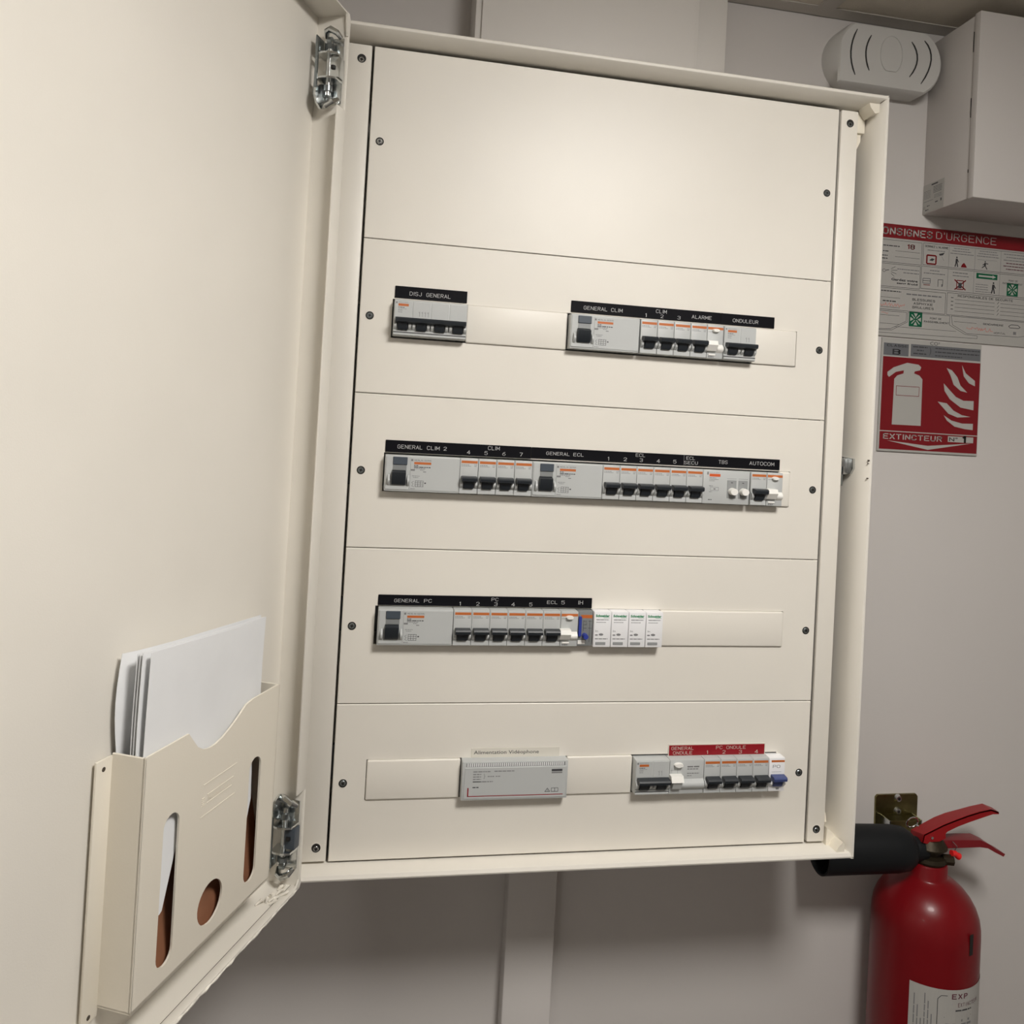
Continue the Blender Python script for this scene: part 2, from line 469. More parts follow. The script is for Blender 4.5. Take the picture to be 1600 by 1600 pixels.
# cream plastic corner pieces on the latch side
b = MB()
b.prism([(524, -3), (536, -3), (536, 6.2), (531, 7.8), (525.5, 1.5)], -18, 2, 'corner_plastic')
b.box(523.4, 534.2, 3.5, 20, -2, 22, 'corner_plastic', 1.5)
b.prism([(523.6, 21), (531.5, 21), (531.2, 30), (526, 41), (523.6, 42.5)], 7, 22, 'corner_plastic')
b.build('corner_piece', cab)
b = MB()
b.prism([(523, 796), (536, 796), (536, 787), (533, 786), (529, 781.5), (523.8, 777.5)], -4, 20, 'corner_plastic')
b.prism([(526.5, 796), (536, 796), (536, 787.5), (533.8, 786.2), (529.5, 790.5)], -18, -4, 'corner_plastic')
b.prism([(523.6, 777), (530.2, 777), (529.0, 768), (524.8, 761)], 8, 22, 'corner_plastic')
b.build('corner_piece', cab)
# blanking strips in the slots
def blank(x0, x1, r):
    z0, z1 = SLOT[r]
    b = MB(); b.box(x0 + .2, x1 - .2, -2.4, 3.5, z0 + .3, z1 - .3, CM, 1.5, 3)
    b.build('blanking_strip', cab)
blank(104.6, 208.0, 1); blank(410.8, 461.6, 1)
blank(449.2, 462.0, 2)
blank(323.3, 462.2, 3)
blank(31.6, 123.4, 4); blank(231.5, 301.4, 4)
# keeper of the latch
b = MB()
b.prism([(13, 384), (24, 383), (33, 385), (33, 412), (28, 412), (23, 401), (14, 399), (12, 392)], 533.2, 536.0, 'zinc_dark', axis='x')
b.box(527.0, 535.8, 6.0, 7.6, 379.5, 397.5, 'zinc', 0.4)
b.box(524.5, 529.0, 6.0, 24, 388.5, 410, 'zinc_dark', 0.5)
b.prism([(-4.0, 379.6), (17, 378.6), (17, 396), (0.5, 396.4), (-4.6, 390)], 533.6, 536.0, 'zinc', axis='x')
b.build('latch_keeper', cab)
for (x, z, r_) in ((541.2, 380.5, 1.1), (540.8, 383.6, .7), (540.8, 399.5, .9)):
    b = MB(); b.disc(x, z, r_, -20.9, -19.5, 'seam_brown', 7, rz=r_ * .7); b.build('paint_chip', cab)

# ------------------------------------------------------------------ the door (open 114 degrees)
A = math.radians(114)
U = (math.cos(A), -math.sin(A)); VV = (math.sin(A), math.cos(A))
OX, OY = -53.83, -16.98
def D(s, w_, z):
    return V(OX + s * U[0] + w_ * VV[0], OY + s * U[1] + w_ * VV[1], z)
DW = 592
DT, DB = -11.5, 800.0
b = MB(D)
b.box(0, DW, -1.5, 0, DT, DB, CM)
b.box(-1.5, 0, -1.5, 31.0, DT, DB, CM)                # hinge side flange
b.box(DW - 1.5, DW, 0, 31.0, DT, DB, CM)
b.box(0, DW, 0, 31.5, DT - 1.5, DT, CM)               # top flange
b.box(0, DW, 0, 23.5, DB, DB + 1.5, CM)               # bottom flange and its lip
door = b.build('door_leaf', cab, label='open door swung out to the left')
b = MB(D)
lip_h = [(DT + 3, 8), (78, 711), (794, DB)]
NOTCH = [(8, 78), (711, 794)]
for (a, c) in ((78, 711),):
    b.box(-3.6, 13.5, 30.2, 32, a, c, CM, 0.6, 2)
for (a, c) in NOTCH:
    b.box(-3.4, -0.6, 30.2, 32, a - 1, c + 1, CM, 0.4, 1)
b.prism([(-3.4, DT + 4), (-1, DT - 1.5), (4, DT - 1.5), (1.5, 8.5), (-3.4, 8.5)], 30.2, 32, CM)
b.prism([(-1.2, 801.5), (9, 801.5), (3, 797), (0, 793.5), (-3.4, 793.5), (-3.4, 798)], 30.2, 32, CM)
b.build('hinge_side_lip', door)
b = MB(D)
b.box(0, DW, 23.4, 24.6, DB - 0.2, DB + 0.9, 'seam_brown')
b.box(0, DW, 24.4, 32, DB - 1.2, DB + 1.6, CM, 0.6, 2)
b.build('bottom_lip', door)
# rough sealing bead with chipped ends in the lower corner
b = MB(D)
rnd = random.Random(4)
pts = []
for i in range(46):
    s = 4 + i * 6.5
    pts.append((s, 31.2 + rnd.uniform(-.4, .4), DB + 1.2 + rnd.uniform(-.5, .4)))
b.tube(pts, [1.5 + rnd.uniform(-.5, .5) for _ in pts], 'cream_chipped', 7)
b.build('sealing_bead', door)
b = MB(D)
for i in range(9):
    s = 3 + i * 3.6 + rnd.uniform(-1, 1); w0 = rnd.uniform(14, 27)
    b.tube([(s, w0, DB - 1.0), (s + rnd.uniform(1, 6), w0 + rnd.uniform(-4, 4), DB - 2.5 - rnd.uniform(0, 2)), (s + rnd.uniform(4, 9), w0 + rnd.uniform(-5, 3), DB - .6)], [1.0, 1.5, .8], 'cream_chipped', 6)
b.build('chipped_paint', door, kind='stuff')
# the moulded bead along the flange root
# ---- hinges: stamped zinc brackets with a pin
def hinge(z0, flip):
    """z0 upper end; 62 mm tall bracket on the hinge side flange"""
    def H(s, w_, z):
        zz = z0 + (62 - z if flip else z)
        return D(s, w_, zz)
    b = MB(H)
    # base plate on the flange, cut in two halves around the link
    b.box(0.2, 1.8, 9, 29, 0, 20, 'zinc', 0.4)
    b.box(0.2, 1.8, 9, 29, 41, 62, 'zinc', 0.4)
    # ears
    b.prism([(1.5, 9), (15, 10), (17.5, 14), (17.5, 22), (14, 28.5), (1.5, 29.5)], 18.5, 20.3, 'zinc', axis='z')
    b.prism([(1.5, 9), (15, 10), (17.5, 14), (17.5, 22), (14, 28.5), (1.5, 29.5)], 41.5, 43.3, 'zinc', axis='z')
    # outer upright of the stamping
    b.box(14, 16, 7.8, 10.8, 4, 58, 'zinc_dark', 0.5)
    b.box(2, 16, 7.6, 9.0, 2, 15, 'zinc_dark', 0.4)
    b.box(2, 16, 7.6, 9.0, 47, 59, 'zinc_dark', 0.4)
    o = b.build('hinge', cab)
    b = MB(H)
    b.prism([(2, 44), (4, 44), (12, 47), (20, 53), (21, 60), (17, 66), (9, 69), (2, 66)], 11, 13, 'zinc')
    b.tube([(3, 12, 62), (8, 15, 66), (12, 20, 67), (12, 26, 64), (7, 29, 60)], [2.2, 3.0, 3.4, 3.0, 2.0], 'zinc', 10)
    b.build('hinge_clip', o); b = MB(H)
    b.tube([(3, 12, -1), (9, 15, -4), (12, 20, -4), (11, 26, -1), (7, 29, 3)], [2.2, 3.0, 3.2, 2.8, 2.0], 'zinc', 10)
    b.build('hinge_clip', o)
    b = MB(H)
    b.tube([(9, 19, 6), (9, 19, 57)], 2.6, 'zinc', 12)
    b.disc(9, 6, 4.0, 17, 21, 'zinc_dark', 12)
    b.tube([(9, 19, 48), (9, 19, 53)], 4.0, 'zinc_dark', 12)
    b.tube([(9, 19, 9), (9, 19, 13)], 4.2, 'zinc_dark', 8)
    b.build('hinge_pin', o)
    b = MB(H)
    # link plate with an oblong hole reaching to the cabinet side
    n = 16
    b.box(1.8, 10.5, 29.0, 30.6, 21.5, 40.5, 'zinc' if not flip else 'slate_plastic', 0.4)
    b.box(9.3, 10.9, 19, 30.6, 21.5, 40.5, 'zinc' if not flip else 'slate_plastic', 0.4)
    b.build('hinge_link', o)
    b = MB(H)
    b.tube([(11.4, 24.5, 30), (11.4, 24.5, 33)], 2.2, 'deep_black', 12)
    b.build('hinge_hole', o)
hinge(11, False)
hinge(721, True)

# ------------------------------------------------------------------ document holder on the door
ph = thing('document_holder', 'cream plastic document holder fixed inside the open door', 'holder', D(137, 4, 768))
PL = 'cream_plastic'
T = 1.6
w0, w1 = 4.0, 30.0
b = MB(D)
zt = 597.0
def front_outline():
    pts = [(222.5, zt), (181, zt - 1)]
    # finger notch: steep on the left, long sweep to the right
    pts += [(177.5, zt - 0.2), (172, zt + 6), (165.5, zt + 13.5), (158, zt + 18), (151, zt + 19.6), (143, zt + 19.4), (134, zt + 17.4), (124, zt + 13.5), (114, zt + 8.5), (104, zt + 2.6), (96, zt - 0.6)]
    pts = [(222.5, zt), (177, zt)] + pts[3:-1] + [(94, zt + 1), (52.5, zt + 1)]
    return pts
# front face with two slots and a round hole, cut with a boolean-free polygon: built by bridging rows
def holed_front():
    bm = bmesh.new()
    outer = front_outline() + [(52.5, 764), (222.5, 764)]
    def loop(pts):
        vs = [bm.verts.new((p[0], p[1], 0)) for p in pts]
        return [bm.edges.new((vs[i], vs[(i + 1) % len(vs)])) for i in range(len(vs))]
    def stadium(cx, z0, z1, r, n=10):
        pts = [(cx + r * math.cos(math.pi + math.pi * i / n), z0 + r + r * math.sin(math.pi + math.pi * i / n)) for i in range(n + 1)]
        pts += [(cx + r * math.cos(math.pi * i / n), z1 - r + r * math.sin(math.pi * i / n)) for i in range(n + 1)]
        return pts
    es = loop(outer)
    es += loop(stadium(190.8, 647, 752, 8.6))
    es += loop(stadium(85, 648.5, 750, 8.6))
    es += loop([(138.8 + 15.6 * math.cos(2 * math.pi * i / 28), 736.8 + 15.6 * math.sin(2 * math.pi * i / 28)) for i in range(28)])
    bmesh.ops.triangle_fill(bm, use_beauty=True, use_dissolve=False, edges=es)
    ext = bmesh.ops.extrude_face_region(bm, geom=list(bm.faces))
    for v in [g for g in ext['geom'] if isinstance(g, bmesh.types.BMVert)]:
        v.co.z = 1
    bm.verts.index_update()
    vs = [(v.co.x, w1 - T * (1 - v.co.z), v.co.y) for v in bm.verts]
    fs = [[v.index for v in f.verts] for f in bm.faces]
    bm.free()
    return vs, fs
vs, fs = holed_front()
b.add(vs, fs, PL)
b.build('front_panel', ph)
b = MB(D)
b.box(220.9, 222.5, w0, w1, zt, 764, PL, 0.5, 1)
b.build('side_panel', ph); b = MB(D)
b.box(52.5, 54.1, w0, w1, zt + 1, 764, PL, 0.5, 1)
b.build('side_panel', ph); b = MB(D)
b.box(52.5, 222.5, w0, w1, 762.6, 764.2, PL)
b.build('bottom_panel', ph)
b = MB(D)
b.box(222.0, 236.5, 2.6, 4.6, zt + 1.5, 770, PL, 0.5, 2)
b.build('fixing_flange', ph); b = MB(D)
b.box(39, 53, 2.6, 4.6, zt + 3, 770, PL, 0.5, 2)
b.build('fixing_flange', ph)
b = MB(D)
for z in (605, 766):
    for s in (230, 45):
        b = MB(D); b.tube([(s, 4.2, z), (s, 4.75, z)], 1.6, 'seam_brown', 12); b.build('fixing_hole', ph)
b = MB(D)
for l in [((156, 642.3), (113, 643.2)), ((150.5, 651.3), (117, 651.2)), ((150.5, 657.3), (119, 657.5)), ((158, 665.5), (114, 666.2))]:
    b.box(l[1][0], l[0][0], w1 - .1, w1 + 0.35, l[0][1] - .3, l[0][1] + .3, PL)
for k in range(5):
    b.box(153.5, 157.0, w1 - .1, w1 + 0.4, 651.8 + k * 1.35, 652.4 + k * 1.35, PL)
o = b.build('embossed_frame', ph)
b = MB(D)
# the words run left to right as one looks at the panel: s decreases to the right
vs, fs, bb = glyphs('Merlin Gerin', 0.01)
sx = 28.0 / (bb[1] - bb[0]); sz = 3.4 / (bb[3] - bb[2])
b.add([(149.0 - (p[0] - bb[0]) * sx, w1 + 0.25, 656.2 - (p[1] - bb[2]) * sz) for p in vs], fs, 'corner_plastic')
b.build('embossed_lettering', ph, smooth=0, kind='stuff')

# sheets of paper in the holder
def sheet(label, pts_fn, m='paper', name='paper_sheet', group='papers in the document holder', n=14, k=10, cat='paper'):
    b = MB(D)
    vs = []; fs = []
    for j in range(k + 1):
        for i in range(n + 1):
            vs.append(pts_fn(i / n, j / k))
    for j in range(k):
        for i in range(n):
            a = j * (n + 1) + i
            fs.append([a, a + 1, a + n + 2, a + n + 1])
    off = len(vs)
    vs2 = [(p[0], p[1] + 0.25, p[2]) for p in vs]
    fs2 = [[q + off for q in f][::-1] for f in fs]
    rim = [i for i in range(n + 1)] + [(n + 1) * j + n for j in range(1, k + 1)] + [(n + 1) * k + i for i in range(n - 1, -1, -1)] + [(n + 1) * j for j in range(k - 1, 0, -1)]
    side = [[rim[q], rim[(q + 1) % len(rim)], rim[(q + 1) % len(rim)] + off, rim[q] + off] for q in range(len(rim))]
    b.add(vs + vs2, fs + fs2 + side, m)
    return b.build(name, label=label, group=group, cat=cat, smooth=1.2)
def front_sheet(u, v):
    # u 0 left .. 1 right ; v 0 top .. 1 bottom
    wtop = 27 - 5 * u
    s = 219.5 + (76 - 219.5) * u
    per = ((s - 64) % 106) / 106.0
    zb = 650 + 66 * min(1, per / .2) - 66 * max(0, (per - .32) / .68)
    z0_ = 529 + 9.5 * u ** 1.5 + 2.0 * math.sin(u * math.pi)
    z = z0_ + (zb - z0_) * v
    wv = wtop - 1.5 * math.sin(v * 3.1)
    if u > 0.9: z += (u - 0.9) ** 2 * 900 * max(0, 1 - v * 3)
    return (s, wv, z)
sheet('front white sheet of the papers standing in the door holder, top right corner dog-eared', front_sheet, n=60)
for q in range(3):
    def mid(u, v, q=q):
        s = 221.0 - q * 0.4 + (62 - 221) * u
        z = 529.5 + q * 0.6 + 10 * u ** 1.5 + 2.0 * math.sin(u * math.pi) + (634 - 529) * v
        return (s, 21.8 - q * 2.4 - 3.6 * u - 1.0 * math.sin(v * 3.1), z)
    sheet(['white sheet just behind the front sheet in the door holder', 'white sheet in the middle of the papers in the door holder', 'white sheet third from the front in the door holder, edge showing at left'][q], mid)
def back_sheet(u, v):
    s = 221.5 + (58 - 221.5) * u
    z = 532 + 8 * u + (638 - 532) * v
    wv = 5.0 + 5.0 * min(1, u * 3.5) ** .6 * (1 - 0.45 * v)
    if u < 0.3: s += 3.6 * (0.3 - u) / 0.3 * math.sin(min(1, v * 1.6) * math.pi)
    return (s - 1.6, wv, z)
sheet('rearmost white sheet in the door holder, curling away from the others at left', back_sheet)
sheet('brown infill leaning inside the door holder, seen through its slots', lambda u, v: (218 + (56 - 218) * u, 2.4 + 23 * v ** 1.2, 641 + 120 * v), m='brown_infill', name='brown_infill', group=None, cat='card')  # brown surface behind the slots and the round hole

# ================================================================== devices in the cabinet
DEV = {}
YD = -11.0
def dev(name, label, cat, x0, z0, wd, hh=35.0, group=None):
    t = thing(name, label, cat, V(x0, 0, z0 + hh), group)
    return t
def body(t, x0, z0, wd, hh=35.0, m='device_grey', y=YD, bev=0.8, extra=None):
    b = MB(); b.box(x0 + .12, x0 + wd - .12, y, 30, z0, z0 + hh, m, bev, 2)
    if extra: extra(b)
    return b.build('body', t)
def ears(b, x0, z0, xs, m='device_grey'):
    for x in xs:
        pts = [(YD - 4.2 * math.sin(math.pi * i / 8) + .2, z0 + 20.5 + 9.0 * i / 8) for i in range(9)]
        b.prism(pts, x0 + x, x0 + x + 2.6, m, axis='x')
def toggle_mesh(b, x0, z0, w_, stems, m='black_plastic', y=YD):
    # wide tip
    b.prism([(y - 1, z0 + 17.2), (y - 8.0, z0 + 18.0), (y - 9.0, z0 + 19.4), (y - 8.4, z0 + 22.0), (y - 3, z0 + 23.5), (y - 1, z0 + 23.5)], x0 + 1.8, x0 + w_ - 1.5, m, axis='x')
    for sx in stems:
        b.prism([(y + .5, z0 + 19), (y - 4.4, z0 + 22), (y - 3.4, z0 + 28.0), (y - 2.2, z0 + 29.6), (y + .5, z0 + 29.6)], x0 + sx, x0 + sx + 9.4, m, axis='x')
def smallprint_1p(b, x0, z0, m='ink_soft'):
    y = YD - .06
    b.dash(x0 + 1.4, x0 + 9.5, z0 + 6.4, 0.55, y, m, 3); b.dash(x0 + 1.4, x0 + 11, z0 + 7.7, 0.45, y, m, 5)
    b.dash(x0 + 14, x0 + 16.8, z0 + 6.2, 0.5, y, m, 1); b.dash(x0 + 14, x0 + 16.8, z0 + 7.6, 0.5, y, m, 2)
    b.dash(x0 + 1.0, x0 + 6.0, z0 + 32.0, 0.5, y, m, 7); b.dash(x0 + 12.5, x0 + 17.3, z0 + 31.2, 0.8, y, 'ink', 8)
    b.dash(x0 + 1.0, x0 + 7.5, z0 + 33.4, 0.6, y, m, 9); b.dash(x0 + 12.5, x0 + 17.3, z0 + 33.4, 0.5, y, 'ink', 12)

W1 = 18.15
def breaker_1p(x0, z0, label):
    t = dev('circuit_breaker', label, 'circuit breaker', x0, z0, W1, group='single pole circuit breakers')
    body(t, x0, z0, W1, extra=lambda b: (ears(b, x0, z0, (0.5, W1 - 3.1)), b.box(x0 + .3, x0 + W1 - .3, YD - .25, YD + 1, z0 + 30.0, z0 + 34.6, 'device_grey', .2, 1)))
    b = MB(); toggle_mesh(b, x0, z0, W1, (4.4,)); b.build('toggle', t)
    b = MB(); b.rect(x0 + 1.3, x0 + W1 - .9, z0 + 2.3, z0 + 4.9, YD - .05, 'orange_print'); b.build('orange_stripe', t, smooth=0)
    b = MB(); smallprint_1p(b, x0, z0)
    b.rect(x0 + 4.0, x0 + 14.2, z0 + 28.8, z0 + 29.6, YD - .3, 'deep_black')
    b.build('printing', t, smooth=0, kind='stuff')
    return t
proto = None
def b1(x0, z0, label):
    global proto
    if proto is None:
        proto = breaker_1p(x0, z0, label); return proto
    return dup(proto, V(x0, 0, z0 + 35.0), label)

def brandblock(b, x, z, w_=11.5, small=False, y=YD - .06):
    b.rect(x, x + 1.9, z, z + 2.0, y, 'ink_soft')
    b.text('MERLIN GERIN', x + 3.0, x + 3.0 + w_, z + 1.0, 1.5, y, 'ink')
    b.rect(x + 3.0, x + 3.0 + w_, z + 2.7, z + 5.0, y, 'orange_print')
    b.text('multi 9', x + 3.6, x + 3.0 + w_ * .62, z + 3.85, 1.3, y - .04, 'orange_red')

def differential(x0, z0, label, w_=73.0):
    t = dev('residual_current_breaker', label, 'circuit breaker', x0, z0, w_, group='wide residual current breakers')
    def ex(b):
        b.box(x0 + 1.0, x0 + 24, YD - .8, YD + 1, z0 + 1.0, z0 + 33.4, 'device_grey', .4, 1)
        for x in (3.2, 22.0):
            pts = [(YD - 4.6 * math.sin(math.pi * i / 8) - .4, z0 + 18.5 + 11.5 * i / 8) for i in range(9)]
            b.prism(pts, x0 + x, x0 + x + 2.0, 'device_grey', axis='x')
        b.box(x0 + 24.6, x0 + w_ - .5, YD - .5, YD + 1, z0 + 1.2, z0 + 33.4, 'device_grey', .25, 1)
    body(t, x0, z0, w_, extra=ex)
    b = MB()
    b.box(x0 + 7.6, x0 + 21.4, YD - 2.0, YD, z0 + 1.6, z0 + 9.2, 'slate_plastic', .4, 1); b.build('label_window', t)
    b = MB()
    b.prism([(YD, z0 + 9.4), (YD - 1.0, z0 + 9.4), (YD - 1.4, z0 + 14.3), (YD, z0 + 14.3)], x0 + 7.8, x0 + 20.8, 'device_dark', axis='x')
    b.prism([(YD, z0 + 14.3), (YD - 6.0, z0 + 16.5), (YD - 5.0, z0 + 25.5), (YD - 2.4, z0 + 28.6), (YD, z0 + 28.6)], x0 + 7.2, x0 + 20.4, 'black_plastic', axis='x')
    b.build('toggle', t)
    b = MB(); y = YD - .56
    brandblock(b, x0 + 25.0, z0 + 3.2, 16.5, y=y)
    b.dash(x0 + 28, x0 + 32, z0 + 9.3, .8, y, 'ink', 1); b.dash(x0 + 28, x0 + 44, z0 + 10.9, .9, y, 'ink', 2); b.dash(x0 + 28, x0 + 39, z0 + 12.3, .6, y, 'ink_soft', 3)
    b.rect(x0 + 25, x0 + 29, z0 + 13.0, z0 + 14.6, y, 'ink_soft')
    b.dash(x0 + 34, x0 + 38, z0 + 13.6, .6, y, 'ink_soft', 4); b.dash(x0 + 37, x0 + 40.5, z0 + 15.3, .8, y, 'ink_soft', 5)
    b.dash(x0 + 26.5, x0 + 34, z0 + 19.6, .5, y, 'ink_soft', 6); b.dash(x0 + 27.5, x0 + 33, z0 + 21.0, .5, y, 'ink_soft', 8)
    for zz in (24.2, 26.0, 28.0, 29.8):
        b.dash(x0 + 30, x0 + 38, z0 + zz, .4, y, 'ink', int(zz))
    for xx in (30, 32.5, 35, 37.6):
        b.line((x0 + xx, z0 + 24), (x0 + xx, z0 + 29.8), .35, y, 'ink')
    b.path([(x0 + 28.5, z0 + 24.6), (x0 + 26.5, z0 + 26), (x0 + 28, z0 + 27.2), (x0 + 26.8, z0 + 29.4), (x0 + 29, z0 + 30)], .4, y, 'ink_soft')
    b.rect(x0 + 38.8, x0 + 40.4, z0 + 25.6, z0 + 26.8, y, 'ink')
    b.dash(x0 + 25.6, x0 + 30, z0 + 32.0, .7, y, 'ink_soft', 4)
    b.build('printing', t, smooth=0, kind='stuff')
    return t
ORD = ['first', 'second', 'third', 'fourth', 'fifth']
protoD = None
def dif(x0, z0, label):
    global protoD
    if protoD is None:
        protoD = differential(x0, z0, label); return protoD
    return dup(protoD, V(x0, 0, z0 + 35.0), label)

def vigi(x0, z0, label, w_=18.15):
    t = dev('leakage_module', label, 'earth leakage module', x0, z0, w_, group='narrow earth leakage modules with white test buttons')
    def ex(b):
        pts = [(YD - 3.6 * math.sin(math.pi * i / 8) + .2, z0 + 20.0 + 9.0 * i / 8) for i in range(9)]
        b.prism(pts, x0 + 10.6, x0 + w_ - .8, 'button_white', axis='x')
        b.box(x0 + 2.0, x0 + 9.5, YD - 1.0, YD + 1, z0 + 30.4, z0 + 32.0, 'button_white', .3, 1)
    body(t, x0, z0, w_, extra=ex)
    b = MB(); b.rect(x0 + .6, x0 + w_ - .6, z0 + 2.3, z0 + 4.9, YD - .05, 'orange_print'); b.build('orange_stripe', t, smooth=0)
    b = MB(); b.disc(x0 + 9, z0 + 5.8, 4.1, YD - 3.2, YD, 'button_white', 20, rz=1.9, r1=3.4); b.build('test_button', t)
    b = MB(); b.prism([(YD, z0 + 16.8), (YD - 6.0, z0 + 17.2), (YD - 7.6, z0 + 21.6), (YD - 3.0, z0 + 27.5), (YD, z0 + 27.5)], x0 - 1.2, x0 + 9.6, 'button_white', axis='x'); b.build('toggle_coupling', t)
    b = MB(); b.dash(x0 + 1.2, x0 + 7, z0 + 7.3, .5, YD - .06, 'ink_soft', 3); b.dash(x0 + 2.0, x0 + 8, z0 + 33.4, .7, YD - .06, 'ink', 3); b.build('printing', t, smooth=0, kind='stuff')
    return t
protoV = None
def vg(x0, z0, label):
    global protoV
    if protoV is None:
        protoV = vigi(x0, z0, label); return protoV
    return dup(protoV, V(x0, 0, z0 + 35.0), label)

def multi_pole(name, label, x0, z0, n, w_, group=None, right_ears=True):
    t = dev(name, label, 'circuit breaker', x0, z0, w_, group=group)
    pitch = w_ / n
    def ex(b):
        for k in range(n):
            ears(b, x0 + k * pitch, z0, (0.6, pitch - 3.2))
            b.box(x0 + k * pitch + .5, x0 + (k + 1) * pitch - .5, YD - .35, YD + 1, z0 + 1.0, z0 + 17.5, 'device_grey', .3, 1)
        b.box(x0 + .4, x0 + w_ - .4, YD - .7, YD + 1, z0 + 30.4, z0 + 31.4, 'device_grey', .25, 1)
        b.box(x0 + .4, x0 + w_ - .4, YD - .7, YD + 1, z0 + 32.3, z0 + 34.4, 'device_grey', .25, 1)
    body(t, x0, z0, w_, extra=ex)
    b = MB(); toggle_mesh(b, x0, z0, w_, tuple(k * pitch + 4.4 for k in range(n))); b.build('toggle', t)
    b = MB(); y = YD - .42
    b.rect(x0 + 1.6, x0 + 3.0, z0 + 2.2, z0 + 4.0, y, 'ink_soft')
    b.text('MERLIN GERIN', x0 + 4.2, x0 + 13.4, z0 + 2.6, 1.1, y, 'ink_soft')
    b.rect(x0 + 4.0, x0 + 14.0, z0 + 3.9, z0 + 6.3, y, 'orange_print'); b.text('multi 9', x0 + 4.6, x0 + 10.5, z0 + 5.1, 1.2, y - .04, 'orange_red')
    b.dash(x0 + 4, x0 + 10, z0 + 7.6, .6, y, 'ink', 1); b.dash(x0 + 4, x0 + 12, z0 + 9.0, .4, y, 'ink_soft', 2); b.dash(x0 + 4, x0 + 8.5, z0 + 10.4, .6, y, 'ink_soft', 3); b.dash(x0 + 4, x0 + 8.0, z0 + 12.2, .5, y, 'ink_soft', 5)
    for k in range(4 if n == 4 else 2):
        xx = x0 + pitch + (7.0 if n == 4 else 7.0) + k * 2.8
        b.line((xx, z0 + 10.5), (xx, z0 + 15.4), .35, y, 'ink_soft'); b.line((xx - 1.0, z0 + 11), (xx, z0 + 12.4), .3, y, 'ink_soft')
    for k in range(n):
        b.rect(x0 + k * pitch + 4.4, x0 + k * pitch + 13.8, z0 + 28.9, z0 + 29.7, YD - .3, 'deep_black')
    b.rect(x0 + .4, x0 + w_ - .4, z0 + 31.4, z0 + 32.3, YD - .3, 'ink')
    b.build('printing', t, smooth=0, kind='stuff')
    return t

# ---- first row
Z1 = 248.0
multi_pole('main_circuit_breaker', 'four pole main breaker with one wide black toggle under the label DISJ GENERAL', 32.6, Z1, 4, 71.6)
dif(209.0, Z1, 'wide grey residual current breaker with black rocker under the label GENERAL CLIM')
xs = 283.0
for k, nm in enumerate(['CLIM 1, directly right of the GENERAL CLIM unit', 'CLIM 2, second right of the GENERAL CLIM unit', 'CLIM 3, third right of the GENERAL CLIM unit', 'ALARME, beside a white button module']):
    b1(xs + k * W1, Z1, 'single grey breaker with black toggle under ' + nm)
vg(xs + 4 * W1, Z1, 'narrow module with white button and coupling beside the ALARME breaker')
multi_pole('double_pole_breaker', 'two pole breaker with joined black toggle under the label ONDULEUR', 374.2, Z1, 2, 36.2)
# ---- second row
Z2 = 398.8
dif(32.4, Z2, 'wide grey residual current breaker with black rocker at the left end of the second row')
for k in range(4):
    b1(105.3 + k * 18.18, Z2, 'single grey breaker with black toggle, %s right of the GENERAL CLIM 2 unit' % ORD[k])
dif(178.0, Z2, 'wide grey residual current breaker with black rocker under the label GENERAL ECL')
for k in range(6):
    b1(250.9 + k * 18.0, Z2, 'single grey breaker with black toggle under ' + ('ECL, %s right of the GENERAL ECL unit' % ORD[k] if k < 5 else 'the label ECL SECU, second row'))
t = dev('emergency_light_control', 'grey module with two white push buttons under the label TBS', 'module', 359.0, Z2, 52.2)
x0 = 359.0
body(t, x0, Z2, 52.2)
for bx in (27.0, 39.5):
    b = MB(); b.box(x0 + bx, x0 + bx + 10.2, YD - .5, YD + .5, Z2 + 9.8, Z2 + 28.5, 'bay_grey', .3, 1); b.build('button_bay', t)
    b = MB(); b.disc(x0 + bx + 5.6, Z2 + 21.5, 4.6, YD - 6.5, YD, 'button_white', 20, rz=3.9, r1=4.0); b.build('push_button', t)
b = MB(); y = YD - .06
b.rect(x0 + 4.2, x0 + 6.0, Z2 + 2.0, Z2 + 5.0, y, 'ink_soft'); b.text('MERLIN GERIN', x0 + 7, x0 + 18, Z2 + 2.7, 1.2, y, 'ink_soft')
b.rect(x0 + 7, x0 + 19, Z2 + 3.9, Z2 + 6.8, y, 'orange_red')
b.dash(x0 + 7, x0 + 15, Z2 + 8.3, .6, y, 'ink_soft', 2); b.dash(x0 + 7, x0 + 17, Z2 + 9.8, .6, y, 'ink_soft', 3); b.dash(x0 + 7, x0 + 13, Z2 + 11.2, .6, y, 'ink_soft', 4)
b.dash(x0 + 7, x0 + 11, Z2 + 16.5, .7, y, 'ink_soft', 5); b.path([(x0 + 8.5, Z2 + 17.8), (x0 + 17.5, Z2 + 17.8), (x0 + 17.5, Z2 + 21.3), (x0 + 8.5, Z2 + 21.3)], .35, y, 'ink_soft', True); b.rect(x0 + 12, x0 + 14.2, Z2 + 19.2, Z2 + 20, y, 'ink')
b.dash(x0 + 7, x0 + 10.5, Z2 + 22.6, .6, y, 'ink_soft', 6); b.dash(x0 + 6.5, x0 + 10.5, Z2 + 30.8, .8, y, 'ink', 7)
b.line((x0 + 26.5, Z2 + 8.3), (x0 + 37, Z2 + 8.3), .3, y, 'ink_soft'); b.line((x0 + 39.5, Z2 + 8.3), (x0 + 50, Z2 + 8.3), .3, y, 'ink_soft')
b.rect(x0 + 31, x0 + 33, Z2 + 12, Z2 + 12.8, YD - .56, 'ink'); b.rect(x0 + 43.5, x0 + 45.5, Z2 + 12, Z2 + 12.8, YD - .56, 'ink')
b.build('printing', t, smooth=0, kind='stuff')
b1(412.3, Z2, 'single grey breaker with black toggle under the label AUTOCOM')
